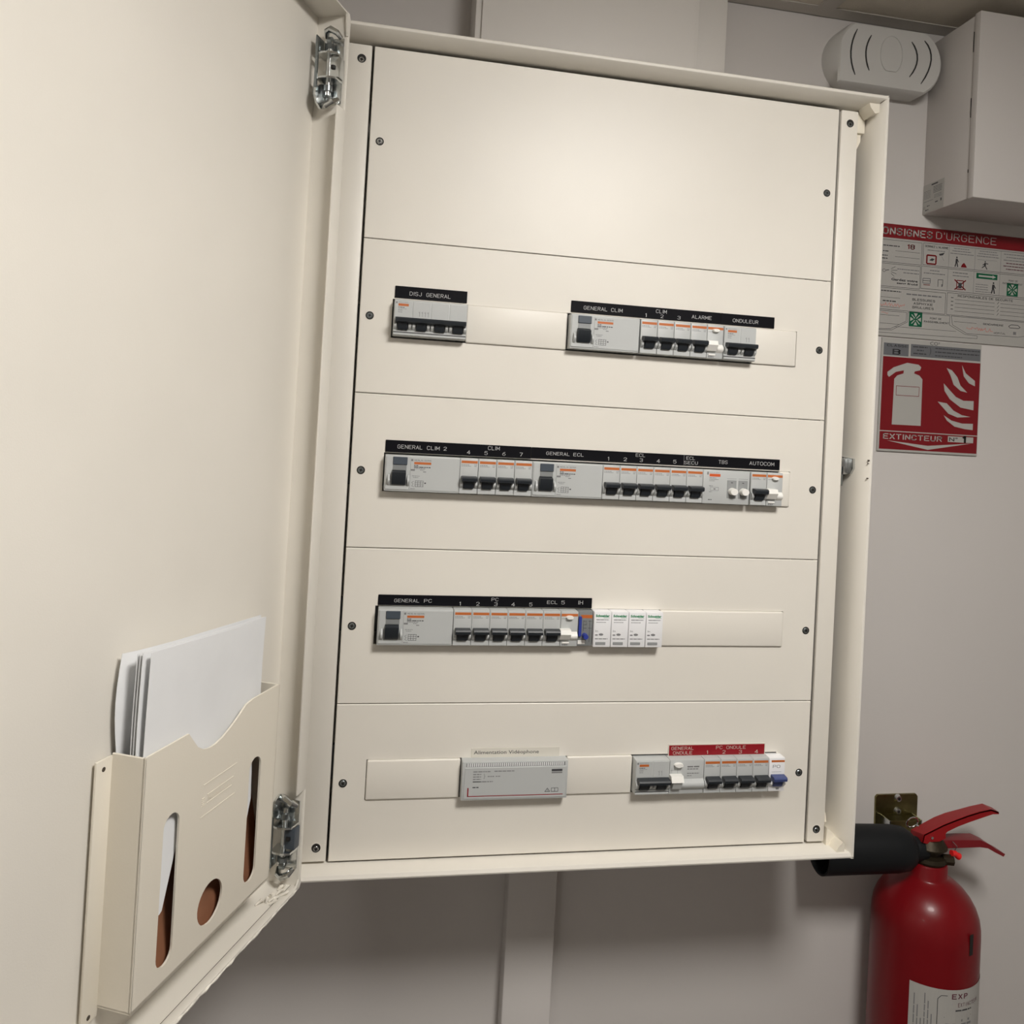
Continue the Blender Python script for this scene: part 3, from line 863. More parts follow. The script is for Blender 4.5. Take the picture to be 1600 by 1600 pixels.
vg(430.6, Z2, 'narrow module with white button at the right end of the second row, by AUTOCOM')
# ---- third row
Z3 = 547.6
dif(34.0, Z3, 'wide grey residual current breaker with black rocker under the label GENERAL PC')
for k in range(6):
    b1(107.2 + k * 17.98, Z3, 'single grey breaker with black toggle under ' + ('PC, %s right of the GENERAL PC unit' % ORD[k] if k < 5 else 'the label ECL beside IH, third row'))
vg(215.3, Z3, 'narrow module with white button under the label ECL 5, beside the blue dial timer')
t = dev('time_switch', 'dark timer module with clear cover and blue dial under the label IH', 'timer', 233.6, Z3, 15.6)
x0 = 233.6
body(t, x0, Z3, 15.6, m='device_dark', y=YD + 2)
b = MB(); b.box(x0 + .6, x0 + 3.6, YD - .4, YD + 2, Z3 + 5, Z3 + 25, 'blue_plastic', .4, 1); b.build('blue_bar', t)
b = MB(); b.rect(x0 + 3.0, x0 + 15, Z3 + 3.6, Z3 + 7.0, YD + 1.9, 'orange_print'); b.build('orange_stripe', t, smooth=0)
b = MB(); b.disc(x0 + 7.6, Z3 + 24.5, 2.9, YD - 4, YD + 2, 'blue_plastic', 18, r1=2.5); b.build('dial', t)
b = MB(); y = YD + 1.85
b.text('multi 9', x0 + 4.2, x0 + 11.5, Z3 + 5.4, 1.6, y, 'orange_red')
for q in ((6, 10), (6, 13.5), (6, 17), (11, 10), (11, 17)):
    b.line((x0 + q[0], Z3 + q[1]), (x0 + q[0] + 3.5, Z3 + q[1]), .4, y, 'ink')
b.line((x0 + 6, Z3 + 9), (x0 + 6, Z3 + 20), .4, y, 'ink'); b.line((x0 + 12.5, Z3 + 9), (x0 + 12.5, Z3 + 31), .4, y, 'ink')
b.text('2', x0 + 7.6, x0 + 9.6, Z3 + 12.5, 2.6, y, 'ink')
b.rect(x0 + .8, x0 + 8.2, Z3 + 29, Z3 + 33, YD + 1.8, 'button_white')
b.build('printing', t, smooth=0, kind='stuff')
def white_mod(x0, z0, label, first=False):
    t = dev('surge_module', label, 'module', x0, z0, 18.3, 35.6, group='white modules with green lettering')
    body(t, x0, z0, 18.3, 35.6, m='device_white', y=YD - 1.2)
    b = MB(); y = YD - 1.26
    b.text('Schneider', x0 + 1.6, x0 + 16.2, z0 + 4.0, 2.6, y, 'green_print', 0.05)
    b.dash(x0 + 10, x0 + 16, z0 + 5.9, .35, y, 'green_print', 2)
    b.dash(x0 + 2.4, x0 + 15.4, z0 + 8.0, .8, y, 'ink_soft', 2)
    if not first: b.dash(x0 + 2.4, x0 + 13.0, z0 + 10.6, .6, y, 'ink_soft', 4)
    b.text('IN OUT' if False else 'In', x0 + 2.0, x0 + 4.6, z0 + 19.3, 2.0, y, 'ink_soft')
    b.disc(x0 + 3.2, z0 + 23.4, 1.7, y, y + .1, 'ink_soft', 12, rz=.7)
    b.disc(x0 + 8.0, z0 + 22.9, 2.4, y, y + .1, 'ink_soft', 12, rz=1.2)
    b.dash(x0 + 1.8, x0 + 15, z0 + 27.2, .9, y, 'ink_soft', 5)
    b.build('printing', t, smooth=0, kind='stuff')
    b = MB(); b.box(x0 + 2.4, x0 + 13.0, YD - 1.7, YD, z0 + 30.4, z0 + 33.2, 'bay_grey', .3, 1); b.build('indicator_window', t)
    return t
wm = white_mod(249.5, Z3 - .4, 'leftmost of the four white modules with green lettering, third row')
for k, nm in enumerate(['second from the left', 'third from the left', 'rightmost']):
    dup(wm, V(249.5 + 18.4 * (k + 1), 0, Z3 - .4 + 35.6), nm + ' of the four white modules with green lettering, third row')
# ---- fourth row
Z4 = 698.3
t = dev('power_supply', 'wide grey power supply module with slotted top edge under the label Alimentation Vidéophone', 'power supply', 124.0, Z4 - 2.5, 107, 38)
x0 = 124.0; zz = Z4 - 1.9
body(t, x0, zz, 107, 37.6, extra=lambda b: b.box(x0 + 2.5, x0 + 105, YD - .5, YD + 1, zz + 5.5, zz + 36, 'device_grey', .3, 1))
b = MB()
for k in range(46):
    b.box(x0 + 5 + k * 2.13, x0 + 6.1 + k * 2.13, YD - .35, YD + 1, zz + 1.4, zz + 4.6, 'device_white')
b.build('vent_fin', t, kind='stuff')
b = MB(); y = YD - .05
b.rect(x0 + 3.8, x0 + 104, zz + 1.2, zz + 4.8, y, 'bay_grey'); b.build('vent_recess', t, smooth=0)
b = MB(); y = YD - .56
b.dash(x0 + 11, x0 + 28, zz + 9.4, .9, y, 'ink_soft', 2); b.dash(x0 + 32, x0 + 52, zz + 9.2, .9, y, 'ink_soft', 5)
for k in range(4): b.dash(x0 + 11, x0 + 19, zz + 12 + k * 2.4, .9, y, 'ink_soft', 10 + k)
b.dash(x0 + 11, x0 + 31, zz + 19.2, .9, y, 'ink_soft', 22)
b.text('}', x0 + 21.5, x0 + 23, zz + 14, 5, y, 'ink_soft')
b.dash(x0 + 25.5, x0 + 32, zz + 14.2, .8, y, 'ink_soft', 7); b.dash(x0 + 33.5, x0 + 38, zz + 14.2, .8, y, 'ink_soft', 8)
b.dash(x0 + 11, x0 + 17, zz + 24.7, 1.0, y, 'ink', 9)
b.rect(x0 + 90, x0 + 101, zz + 8.2, zz + 10.4, y, 'ink'); b.rect(x0 + 90, x0 + 101, zz + 11.0, zz + 12.4, y, 'ink_soft')
b.rect(x0 + 6.0, x0 + 7.2, zz + 25, zz + 33.8, y, 'label_red'); b.rect(x0 + 6.0, x0 + 102.5, zz + 32.9, zz + 33.7, y, 'label_red')
b.path([(x0 + 84, zz + 30.5), (x0 + 86.5, zz + 27), (x0 + 89, zz + 30.5)], .5, y, 'ink', True); b.line((x0 + 86.5, zz + 28.2), (x0 + 86.5, zz + 29.8), .4, y, 'ink')
b.path([(x0 + 90.5, zz + 27), (x0 + 97.5, zz + 27), (x0 + 97.5, zz + 30.5), (x0 + 90.5, zz + 30.5)], .45, y, 'ink', True); b.line((x0 + 94, zz + 27), (x0 + 94, zz + 30.5), .45, y, 'ink')
b.build('printing', t, smooth=0, kind='stuff')

t = multi_pole('double_pole_breaker', 'two pole breaker with joined black toggle at the left end of the lower right group', 302.0, Z4, 2, 36.8)
t = dev('leakage_module', 'wide grey earth leakage module with white button and white coupling under GENERAL ONDULE', 'earth leakage module', 338.8, Z4, 37.4)
x0 = 338.8
def ex(b):
    pts = [(YD - 4.2 * math.sin(math.pi * i / 8) + .2, Z4 + 19.4 + 11.0 * i / 8) for i in range(9)]
    b.prism(pts, x0 + 12.2, x0 + 37.0, 'device_grey', axis='x')
body(t, x0, Z4, 37.4, extra=ex)
b = MB(); b.disc(x0 + 9.0, Z4 + 4.8, 5.0, YD - 3.5, YD, 'button_white', 20, rz=2.2, r1=4.4); b.build('test_button', t)
b = MB(); b.prism([(YD, Z4 + 14.2), (YD - 6.0, Z4 + 14.4), (YD - 8.5, Z4 + 20), (YD, Z4 + 20)], x0 - .4, x0 + 12.8, 'button_white', axis='x')
b.prism([(YD, Z4 + 20), (YD - 7.5, Z4 + 20), (YD - 4, Z4 + 28), (YD, Z4 + 28)], x0 + 2, x0 + 11.5, 'device_grey', axis='x'); b.build('toggle_coupling', t)
b = MB(); y = YD - .06
b.dash(x0 + 19, x0 + 32, Z4 + 7.2, 1.3, y, 'ink_soft', 2); b.dash(x0 + 19, x0 + 31, Z4 + 9.6, .9, y, 'ink_soft', 3); b.dash(x0 + 19, x0 + 32, Z4 + 14, .9, y, 'ink_soft', 4); b.dash(x0 + 19, x0 + 24, Z4 + 16.4, .7, y, 'ink_soft', 5)
for xx in (2.2, 8.5): b.line((x0 + xx, Z4 + 8), (x0 + xx, Z4 + 13.6), .3, y, 'ink_soft')
b.dash(x0 + 1, x0 + 12, Z4 + 10.4, .35, y, 'ink_soft', 9)
b.build('printing', t, smooth=0, kind='stuff')
for k in range(4):
    b1(376.3 + k * 18.1, Z4, 'single grey breaker with black toggle, %s from the left under PC ONDULE' % ORD[k])
t = dev('contact_module', 'white module with blue toggle and the letters PO at the end of the bottom row', 'module', 449.0, Z4, 18.2)
x0 = 449.0
body(t, x0, Z4, 18.2, m='device_white', extra=lambda b: ears(b, x0, Z4, (0.5, 15.1), 'device_white'))
b = MB(); toggle_mesh(b, x0, Z4 - .5, 18.2, (4.4,), 'slate_blue'); b.build('toggle', t)
b = MB(); b.rect(x0 + 2.4, x0 + 17.4, Z4 + 2.4, Z4 + 4.6, YD - .05, 'orange_print'); b.build('orange_stripe', t, smooth=0)
b = MB(); b.text('PO', x0 + 4.2, x0 + 12.6, Z4 + 9.0, 3.2, YD - .06, 'ink'); b.line((x0 + 3, Z4 + 14.6), (x0 + 14, Z4 + 14.6), .3, YD - .06, 'ink_soft')
b.rect(x0 + 8.5, x0 + 12.0, Z4 + 31.2, Z4 + 33.2, YD - .06, 'ink_soft'); b.build('printing', t, smooth=0, kind='stuff')

# ---- engraved label strips
def strip(label, x0, x1, z0, z1, m, txt, ink, words, rim=None, y=-1.3, h=3.9, bold=0.0, seams=()):
    t = thing('label_strip', label, 'label', V((x0 + x1) / 2, 0, z1))
    b = MB()
    if rim: b.box(x0 - .9, x1 + .9, -.9, 0, z0 - .9, z1 + .9, rim)
    b.box(x0, x1, y, -.02, z0, z1, m, .25, 1)
    b.build('plate', t)
    b = MB()
    for (s, a, c, z) in words:
        hh = h if len(s) > 1 or s == 'S' else h * .95
        if s in ('ECL', 'PC', 'CLIM', 'SECU', 'GENERAL', 'ONDULE') and (txt == 'two'): hh = h * .88
        b.text(s, a, c, z, hh, y - .07, ink, bold)
    for sx in seams: b.line((sx, z0 + .4), (sx, z1 - .4), .35, y - .06, 'ink_soft')
    b.build('lettering', t, smooth=0, kind='stuff')
strip('short black label strip engraved DISJ GENERAL', 33.0, 104.2, 233.3, 245.0, 'label_black', '', 'engrave_white', [('DISJ', 47.2, 59.0, 240.0), ('GENERAL', 63.5, 87.5, 240.0)])
strip('long black label strip engraved GENERAL CLIM, CLIM 1 2 3, ALARME', 211.2, 373.8, 233.2, 245.0, 'label_black', '', 'engrave_white', [('GENERAL', 224.3, 249.3, 239.6), ('CLIM', 253.5, 265.8, 239.6), ('CLIM', 301.9, 313.8, 237.0), ('1', 290.3, 292.0, 242.0), ('2', 307.1, 310.5, 242.0), ('3', 325.7, 329.2, 242.0), ('ALARME', 341.6, 363.6, 239.6)])
strip('black label strip engraved ONDULEUR overlapping the blank strip', 374.1, 435.4, 233.2, 245.0, 'label_black', '', 'engrave_white', [('ONDULEUR', 387.6, 416.7, 239.9)])
strip('black label strip engraved GENERAL CLIM 2 with 4 5 6 7', 32.2, 177.7, 384.8, 396.6, 'label_black', '', 'engrave_white', [('GENERAL', 43.8, 68.1, 390.8), ('CLIM', 72.6, 85.2, 390.8), ('2', 89.0, 92.2, 390.8), ('CLIM', 133.4, 145.4, 387.9), ('4', 112.4, 115.9, 393.1), ('5', 130.1, 133.4, 393.1), ('6', 148.3, 151.6, 393.0), ('7', 165.9, 169.2, 392.8)])
strip('black label strip engraved GENERAL ECL, ECL 1 to 5, TBS and AUTOCOM', 178.0, 449.6, 384.8, 396.0, 'label_black', 'two', 'engrave_white', [('GENERAL', 193.3, 217.6, 390.2), ('ECL', 221.7, 232.5, 390.2), ('1', 258.2, 259.6, 392.6), ('2', 275.2, 278.8, 392.5), ('ECL', 288.1, 298.2, 387.5), ('3', 292.5, 296.1, 392.5), ('4', 311.0, 314.8, 392.5), ('5', 329.2, 332.8, 392.4), ('ECL', 343.5, 353.1, 388.0), ('SECU', 341.3, 356.6, 392.8), ('TBS', 379.7, 389.8, 390.4), ('AUTOCOM', 414.5, 443.1, 390.0)], seams=(341.0,))
strip('black label strip engraved GENERAL PC, PC 1 to 5, ECL 5 and IH', 33.6, 249.6, 536.0, 546.2, 'label_black', 'two', 'engrave_white', [('GENERAL', 49.1, 73.4, 541.4), ('PC', 78.2, 86.0, 541.3), ('1', 113.2, 114.7, 543.5), ('2', 130.1, 133.6, 543.5), ('PC', 145.4, 152.5, 538.9), ('3', 148.2, 151.8, 543.5), ('4', 165.8, 169.5, 543.4), ('5', 184.1, 187.4, 543.3), ('ECL', 202.5, 213.2, 540.8), ('5', 217.2, 220.9, 540.8), ('IH', 235.3, 240.0, 540.6)])
strip('red label strip engraved GENERAL ONDULE and PC ONDULE 1 2 3 4', 341.0, 448.0, 687.4, 698.0, 'label_red', 'two', 'label_paper', [('GENERAL', 343.4, 367.8, 690.4), ('ONDULE', 345.3, 366.4, 695.2), ('PC', 392.9, 400.1, 690.2), ('ONDULE', 404.5, 426.2, 690.3), ('1', 382.6, 384.0, 694.9), ('2', 400.2, 403.8, 695.0), ('3', 418.7, 422.3, 695.1), ('4', 436.8, 440.8, 695.1)], rim='label_paper')
strip('white paper label printed Alimentation Vidéophone above the grey power supply', 133.6, 223.8, 687.0, 697.6, 'label_paper', '', 'ink', [('Alimentation Vidéophone', 136.2, 202.5, 691.9)], y=-.4, h=4.6, bold=0.005)

# ================================================================== grey box at top right
gb = thing('wall_box', 'pale grey metal box mounted high on the wall at the right edge', 'box', V(812, 105, 56))
b = MB(); b.box(718.5, 905, 69.5, WY, -170, 56, 'grey_box', 1.0); b.build('housing', gb)
b = MB(); b.box(717.2, 906.5, 58.5, 68.6, -171.5, 57, 'grey_box', 1.5); b.build('front_cover', gb)
b = MB()
for (a, c) in ((-150, -125), (-68, -44), (20, 24)):
    b = MB(); b.box(717.9, 719.2, 68.8, 70.0, a, c, 'siren_slot'); b.build('cover_notch', gb)
t = thing('rating_sticker', 'small white rating sticker on the left side of the grey box', 'sticker', V(718.4, 130, 56))
def GX(s, d, z): return V(718.4 - d, WY - s, z)     # s: distance out from the wall
b = MB(GX); b.box(1, 39.5, 0, .25, 17.5, 55, 'sign_white'); b.build('backing', t)
b = MB(GX)
yy = .32
b.rect(16, 28, 19.2, 21, yy, 'ink')
for k in range(5): b.dash(20, 36, 24.0 + 1.9 * k, .7, yy, 'ink', k)
for k in range(6): b.dash(2.5, 15, 26.5 + 1.9 * k, .7, yy, 'ink_soft', 20 + k)
for k in range(3): b.dash(22, 36, 35.0 + 1.8 * k, .7, yy, 'ink_soft', 40 + k)
b.rect(2.5, 20, 39.8, 40.5, yy, 'ink_soft')
b.dash(9, 14, 46.5, 1.2, yy, 'ink', 3); b.dash(24, 30, 44.6, 1.4, yy, 'ink', 5); b.rect(34, 36, 42.0, 45.5, yy, 'ink'); b.dash(6, 12, 51.5, 1.5, yy, 'ink', 8)
b.text('CE', 2.5, 6.5, 47.8, 3, yy, 'ink')
b.build('printing', t, smooth=0, kind='stuff')

# ================================================================== siren
t = thing('alarm_siren', 'grey-white oval alarm siren high on the wall between cabinet and grey box', 'siren', V(638, 134, -90))
def siren_outline(hw, hm, zt_, zb_, cx=639.0, n=12):
    zc = (zt_ + zb_) / 2; hz = (zb_ - zt_) / 2
    pts = []
    for i in range(n + 1):
        a = -1 + 2 * i / n
        pts.append((cx + hm + (hw - hm) * (1 - a * a) ** 0.8 if abs(a) < 1 else cx + hm, zc + a * hz))
    for i in range(n + 1):
        a = 1 - 2 * i / n
        pts.append((cx - hm - (hw - hm) * (1 - a * a) ** 0.8 if abs(a) < 1 else cx - hm, zc + a * hz))
    return pts
b = MB()
def flat_left(o_, xl, zt_, zb_, n=12):
    return o_[:n + 1] + [(xl + (0 if i < n - 4 else (i - n + 4) ** 1.6 * 1.9), zb_ + (zt_ - zb_) * i / n) for i in range(n + 1)]
sc = [(WY, siren_outline(76, 52, -170, -91)), (138, siren_outline(75.5, 52, -169.5, -90.5)), (121, flat_left(siren_outline(75, 52, -168.5, -90), 569, -168, -90.5)), (118.5, flat_left(siren_outline(72.5, 50, -166.5, -91.5), 571, -166, -92))]
n = len(sc[0][1]); vs = []
for y, o_ in sc: vs += [(p[0], y, p[1]) for p in o_]
fs = [list(range(n)), list(range(3 * n, 4 * n))]
for k in range(3):
    for i in range(n): fs.append([k * n + i, k * n + (i + 1) % n, (k + 1) * n + (i + 1) % n, (k + 1) * n + i])
b.add(vs, fs, 'siren_white')
b.build('housing', t)
def arc3(p, q, r, n=8):
    out = []
    for i in range(n + 1):
        u = i / n
        # quadratic through the three points
        a = 2 * (u - .5) * (u - 1); m_ = -4 * u * (u - 1); c = 2 * u * (u - .5)
        out.append((a * p[0] + m_ * q[0] + c * r[0], a * p[1] + m_ * q[1] + c * r[1]))
    return out
for q in [((591.7, -159), (584.2, -129.6), (591.5, -101)), ((611.6, -154), (605.0, -132), (610.6, -109)), ((668.6, -153.5), (677.6, -132), (667.5, -108.2)), ((686.7, -157.5), (697.2, -134), (684.3, -101.5))]:
    b = MB(); ps = arc3(*q); b.tube([(p[0], 118.2, p[1]) for p in ps], [.5] + [.95] * 7 + [.5], 'siren_slot', 6); b.build('sound_slot', t)
b = MB(); ov = [(641 + 15.5 * math.cos(2 * math.pi * i / 28) * (1 - .0), -133 + 24 * math.sin(2 * math.pi * i / 28)) for i in range(28)]
ov = [(x, min(z, -112)) for x, z in ov]
ps = [(p[0], 118.0, p[1]) for p in ov]; ps.append(ps[0])
b.tube(ps, .45, 'siren_white', 6); b.build('centre_rim', t)

# ================================================================== emergency instructions poster
def panel_thing(name, label, cat, x0, x1, z0, z1, th, m):
    t = thing(name, label, cat, V((x0 + x1) / 2, WY, z1))
    b = MB(); b.box(x0, x1, WY - th, WY, z0, z1, m, .4, 1); b.build('board', t)
    return t
po = panel_thing('instruction_poster', 'red headed emergency instructions poster CONSIGNES D\'URGENCE under the grey box', 'poster', 622, 905, 72.0, 219.6, 2.4, 'sign_white')
y = WY - 2.5
b = MB(); b.rect(622.4, 904.6, 72.4, 90.6, y, 'sign_red'); b.build('heading_band', po, smooth=0)
y -= .06
b = MB(); b.text("CONSIGNES", 650.0, 733.5, 81.6, 10.2, y - .05, 'sign_white', 0.025); b.text("D'URGENCE", 738.5, 829.5, 81.0, 10.0, y - .05, 'sign_white', 0.0)
b.build('heading', po, smooth=0, kind='stuff')
b = MB(); L = lambda *p: b.path(list(p), .45, y, 'ink')
# box frames
def frame(x0, x1, z0, z1): b.path([(x0, z0), (x1, z0), (x1, z1), (x0, z1)], .45, y, 'ink', True)
frame(627, 718.6, 93.4, 122.6); frame(720.8, 900, 92.8, 121.6)
frame(627, 717.6, 124.6, 154.4); frame(719.2, 900, 123.6, 153.0)
for xx in (759, 798.2, 837.6): b.line((xx, 92.8), (xx, 121.6), .4, y, 'ink_soft'); b.line((xx - .4, 123.6), (xx - .4, 153.0), .4, y, 'ink_soft')
frame(627, 756.8, 156.4, 184.6); frame(759.2, 900, 155.4, 184.6)
b.path([(627, 186.6), (700.3, 186.6), (700.3, 198), (678, 209.6), (627, 212.4)], .45, y, 'ink')
b.path([(702.4, 186.2), (764.4, 186.0), (764.4, 198), (788.3, 209.0), (806.9, 209.6), (806.9, 213.2), (627, 215.8)], .45, y, 'ink')
b.path([(702.4, 186.2), (702.4, 198.8), (680, 211), (627, 213.6)], .45, y, 'ink')
b.path([(766.6, 186.0), (769, 197.6), (791, 207.6), (870, 206.6), (880, 204.5), (880.5, 186.0)], .45, y, 'ink', True)
for z in (107.0, 114.6, 168.8, 181.5, 192.0, 203.0): b.line((680 if z < 120 else 662, z), (716 if z < 120 else 690, z), .35, y, 'ink')
for k in range(4):
    z = 163.6 + 5.1 * k
    b.line((771, z), (831, z), .35, y, 'ink'); b.line((840, z), (885, z), .35, y, 'ink'); b.text('\u2014', 765, 768.5, z - 2.2, .8, y, 'ink'); b.line((835, z + 1.2), (837.6, z - 2.2), .5, y, 'ink')
b.line((684, 206.4), (775, 206.0), .35, y, 'ink'); b.line((771, 193), (805, 193), .35, y, 'ink')
b.build('ruled_line', po, smooth=0, kind='stuff')
b = MB()
b.text('18', 697, 708.2, 100.0, 6.6, y, 'sign_red', .03)
for (x, z) in ((662, 101), (662, 108.5), (661, 114.2), (661, 118)): b.dash(x, x + (24 if z < 103 else 8), z, 1.2, y, 'ink', int(z))
b.text("DONNEZ L'ALARME", 723.5, 757.5, 96.6, 2.9, y, 'ink', .03); b.dash(727, 753, 101.6, .9, y, 'ink_soft', 2)
for k, (xa, xb) in enumerate(((766, 789), (764, 792), (761, 796))): b.dash(xa, xb, 95.8 + 3.4 * k, 1.0, y, 'ink_soft', k)
for k, (xa, xb) in enumerate(((805, 831), (803, 833), (801, 835))): b.dash(xa, xb, 95.8 + 3.4 * k, 1.0, y, 'ink_soft', 30 + k)
for k in range(6): b.dash(842 + (4 if k % 2 else 0), 874, 96.4 + 4.0 * k, 1.1, y, 'ink_soft' if k < 3 else 'purple_ink', 50 + k)
b.dash(684, 716, 130.5, 1.1, y, 'ink_soft', 4); b.dash(693, 716, 134.8, 1.1, y, 'ink_soft', 5)
b.text('Gardez votre', 676, 714.5, 144.6, 3.4, y, 'ink', .03); b.text('sang froid', 684, 714.5, 149.3, 3.4, y, 'ink', .03)
b.dash(732, 746, 128.3, 1.0, y, 'ink_soft', 3); b.dash(723, 755, 132.2, 1.1, y, 'ink_soft', 8)
b.dash(766, 789, 128.0, 1.2, y, 'ink_soft', 1); b.dash(766, 790, 132.0, 1.0, y, 'ink_soft', 2)
b.text('POINT DE', 851, 865, 131.6, 2.4, y, 'ink', .01); b.text('RASSEMBLEMENT', 842, 872.5, 135.6, 2.6, y, 'ink', .01)
for k in range(4): b.dash(801, 820 + (6 if k == 3 else 0), 140.5 + 3.2 * k, .8, y, 'ink_soft', 60 + k)
b.dash(662, 691, 160.4, 1.2, y, 'ink', 3); b.dash(665, 684, 173.5, 1.4, y, 'ink', 9)
b.dash(699, 751, 162.3, 1.8, y, 'ink_soft', 19)
b.text('BLESSURES', 708, 741.5, 168.6, 3.3, y, 'ink', .02); b.text('ASPHYXIE', 710, 738.5, 173.7, 3.3, y, 'ink', .02); b.text('BRULURES', 708.5, 740, 178.8, 3.3, y, 'ink', .02)
b.text('RESPONSABLES DE SECURITE', 775, 859, 158.4, 3.2, y, 'ink', .02)
b.text('POINT DE', 735, 752, 191.4, 2.6, y, 'ink', .02); b.text('RASSEMBLEMENT', 726.5, 763.5, 196.2, 2.6, y, 'ink', .02)
b.text('GENDARMERIE', 815, 846, 192.8, 2.6, y, 'ink', .02); b.text('HOPITAL', 832, 850, 203.6, 2.6, y, 'ink', .01)
b.build('printed_text', po, smooth=0, kind='stuff')
b = MB()
# pictograms
def person(cx, z, h, run=False, m='ink'):
    b.disc(cx, z, h * .09, y, y + .02, m, 10)
    b.flat([(cx - h * .12, z + h * .14), (cx + h * .12, z + h * .14), (cx + h * .10, z + h * .55), (cx - h * .16, z + h * .55)], y, m)
    if run:
        b.line((cx, z + h * .5), (cx - h * .45, z + h * .8), h * .12, y, m); b.line((cx, z + h * .5), (cx + h * .3, z + h * .95), h * .12, y, m)
        b.line((cx, z + h * .2), (cx + h * .45, z + h * .25), h * .1, y, m); b.line((cx, z + h * .2), (cx - h * .35, z + h * .45), h * .1, y, m)
    else:
        b.line((cx - h * .05, z + h * .5), (cx - h * .18, z + h), h * .13, y, m); b.line((cx + h * .03, z + h * .5), (cx + h * .14, z + h), h * .13, y, m)
        b.line((cx + h * .05, z + h * .2), (cx + h * .25, z + h * .5), h * .08, y, m)
b.path([(726.5, 108.4), (740, 108.4), (740, 119.6), (726.5, 119.6)], 2.0, y, 'sign_red', True)
b.build('pictogram', po, smooth=0); b = MB()
b.flat([(730, 115), (734, 112), (738, 113), (735, 115.6)], y, 'ink'); b.flat([(744, 105.4), (752.5, 103.0), (750, 106.6), (745.5, 107.6)], y, 'ink'); b.line((748, 108), (752, 114), .4, y, 'ink_soft')
b.build('pictogram', po, smooth=0); b = MB()
person(771, 107.5, 12.5); b.build('pictogram', po, smooth=0); b = MB(); b.flat([(777.5, 120), (779, 116.4), (782, 113.6), (785, 117), (786.6, 120)], y, 'sign_red')
b.build('pictogram', po, smooth=0); b = MB()
person(814, 109.5, 10.5, True); b.line((802, 107.4), (832, 107), .35, y, 'ink_soft')
b.build('pictogram', po, smooth=0); b = MB()
b.path([(662, 133.8), (665, 132), (668, 134), (665, 136), (662, 134.4)], .5, y, 'ink'); b.line((668, 133.5), (672, 133), .8, y, 'ink')
b.build('pictogram', po, smooth=0); b = MB()
for a in ((675, 131, 681, 128), (675, 133, 684, 132.4), (675, 135, 683, 137.4), (675, 137, 680, 141)): b.line((a[0], a[1]), (a[2], a[3]), .45, y, 'ink')
b.build('pictogram', po, smooth=0); b = MB()
b.path([(722, 139.6), (733, 139.2), (733, 145.4), (722, 145.8)], 1.0, y, 'ink_soft', True); b.line((722, 142.5), (733, 142.3), .6, y, 'ink'); b.line((723, 148), (733, 147.6), .8, y, 'sign_red')
b.build('pictogram', po, smooth=0); b = MB()
b.path([(744.5, 149), (744.5, 139.5), (751.5, 139.2), (751.5, 147.5)], .6, y, 'ink'); b.rect(749.5, 751.5, 145, 148.6, y, 'ink_soft')
b.build('pictogram', po, smooth=0); b = MB()
b.path([(772.5, 138), (782.5, 138), (782.5, 149.5), (772.5, 149.5)], 1.2, y, 'sign_red', True); b.line((769, 137.2), (786, 150), 1.6, y, 'sign_red'); b.line((786, 137.0), (769.6, 150.4), 1.6, y, 'sign_red'); b.rect(775, 780, 141, 148, y - .03, 'ink')
b.build('pictogram', po, smooth=0); b = MB()
b.rect(801.5, 833.5, 125.4, 132.6, y, 'sign_green'); b.line((805, 129), (826, 129), 2.4, y - .03, 'sign_white'); b.flat([(826, 126.6), (831.5, 129), (826, 131.4)], y - .03, 'sign_white')
b.build('pictogram', po, smooth=0); b = MB()
person(828, 137, 14)
b.build('pictogram', po, smooth=0); b = MB()
def assembly(cx, cz, s):
    b.rect(cx - s, cx + s, cz - s, cz + s, y, 'sign_green')
    for sx in (-1, 1):
        for sz in (-1, 1):
            b.line((cx + sx * s * .12, cz + sz * s * .12), (cx + sx * s * .62, cz + sz * s * .62), s * .13, y - .03, 'sign_white')
    for (dx, dz) in ((1, 0), (-1, 0), (0, 1), (0, -1)):
        px, pz = cx + dx * s * .82, cz + dz * s * .82; qx, qz = cx + dx * s * .3, cz + dz * s * .3
        b.flat([(px + dz * s * .3, pz + dx * s * .3), (qx, qz), (px - dz * s * .3, pz - dx * s * .3)], y - .03, 'sign_white')
assembly(857.3, 143.6, 8.6); b.build('pictogram', po, smooth=0); b = MB(); assembly(714.0, 194.6, 9.6)
b.build('pictogram', po, smooth=0); b = MB()
b.path([(854, 193), (858, 190.8), (868, 190.6), (872, 193.5), (869, 195), (856, 195)], .7, y, 'ink', True); b.rect(861.5, 866, 200, 203.8, y, 'ink_soft')
b.build('pictogram', po, smooth=0); b = MB()
b = MB()
rr = random.Random(3)
def scrawl(x0, x1, z, h):
    x = x0; p = (x, z)
    while x < x1:
        q = (x + rr.uniform(.8, 2.2), z + rr.uniform(-h, h)); b.line(p, q, .6, y, 'marker_red'); p = q; x = q[0] - rr.uniform(0, .5)
scrawl(660, 696, 178.0, 2.6); scrawl(664, 672, 189.5, 1.4); scrawl(790, 830, 200.6, 2.6)
b.build('handwriting', po, smooth=0, kind='stuff')

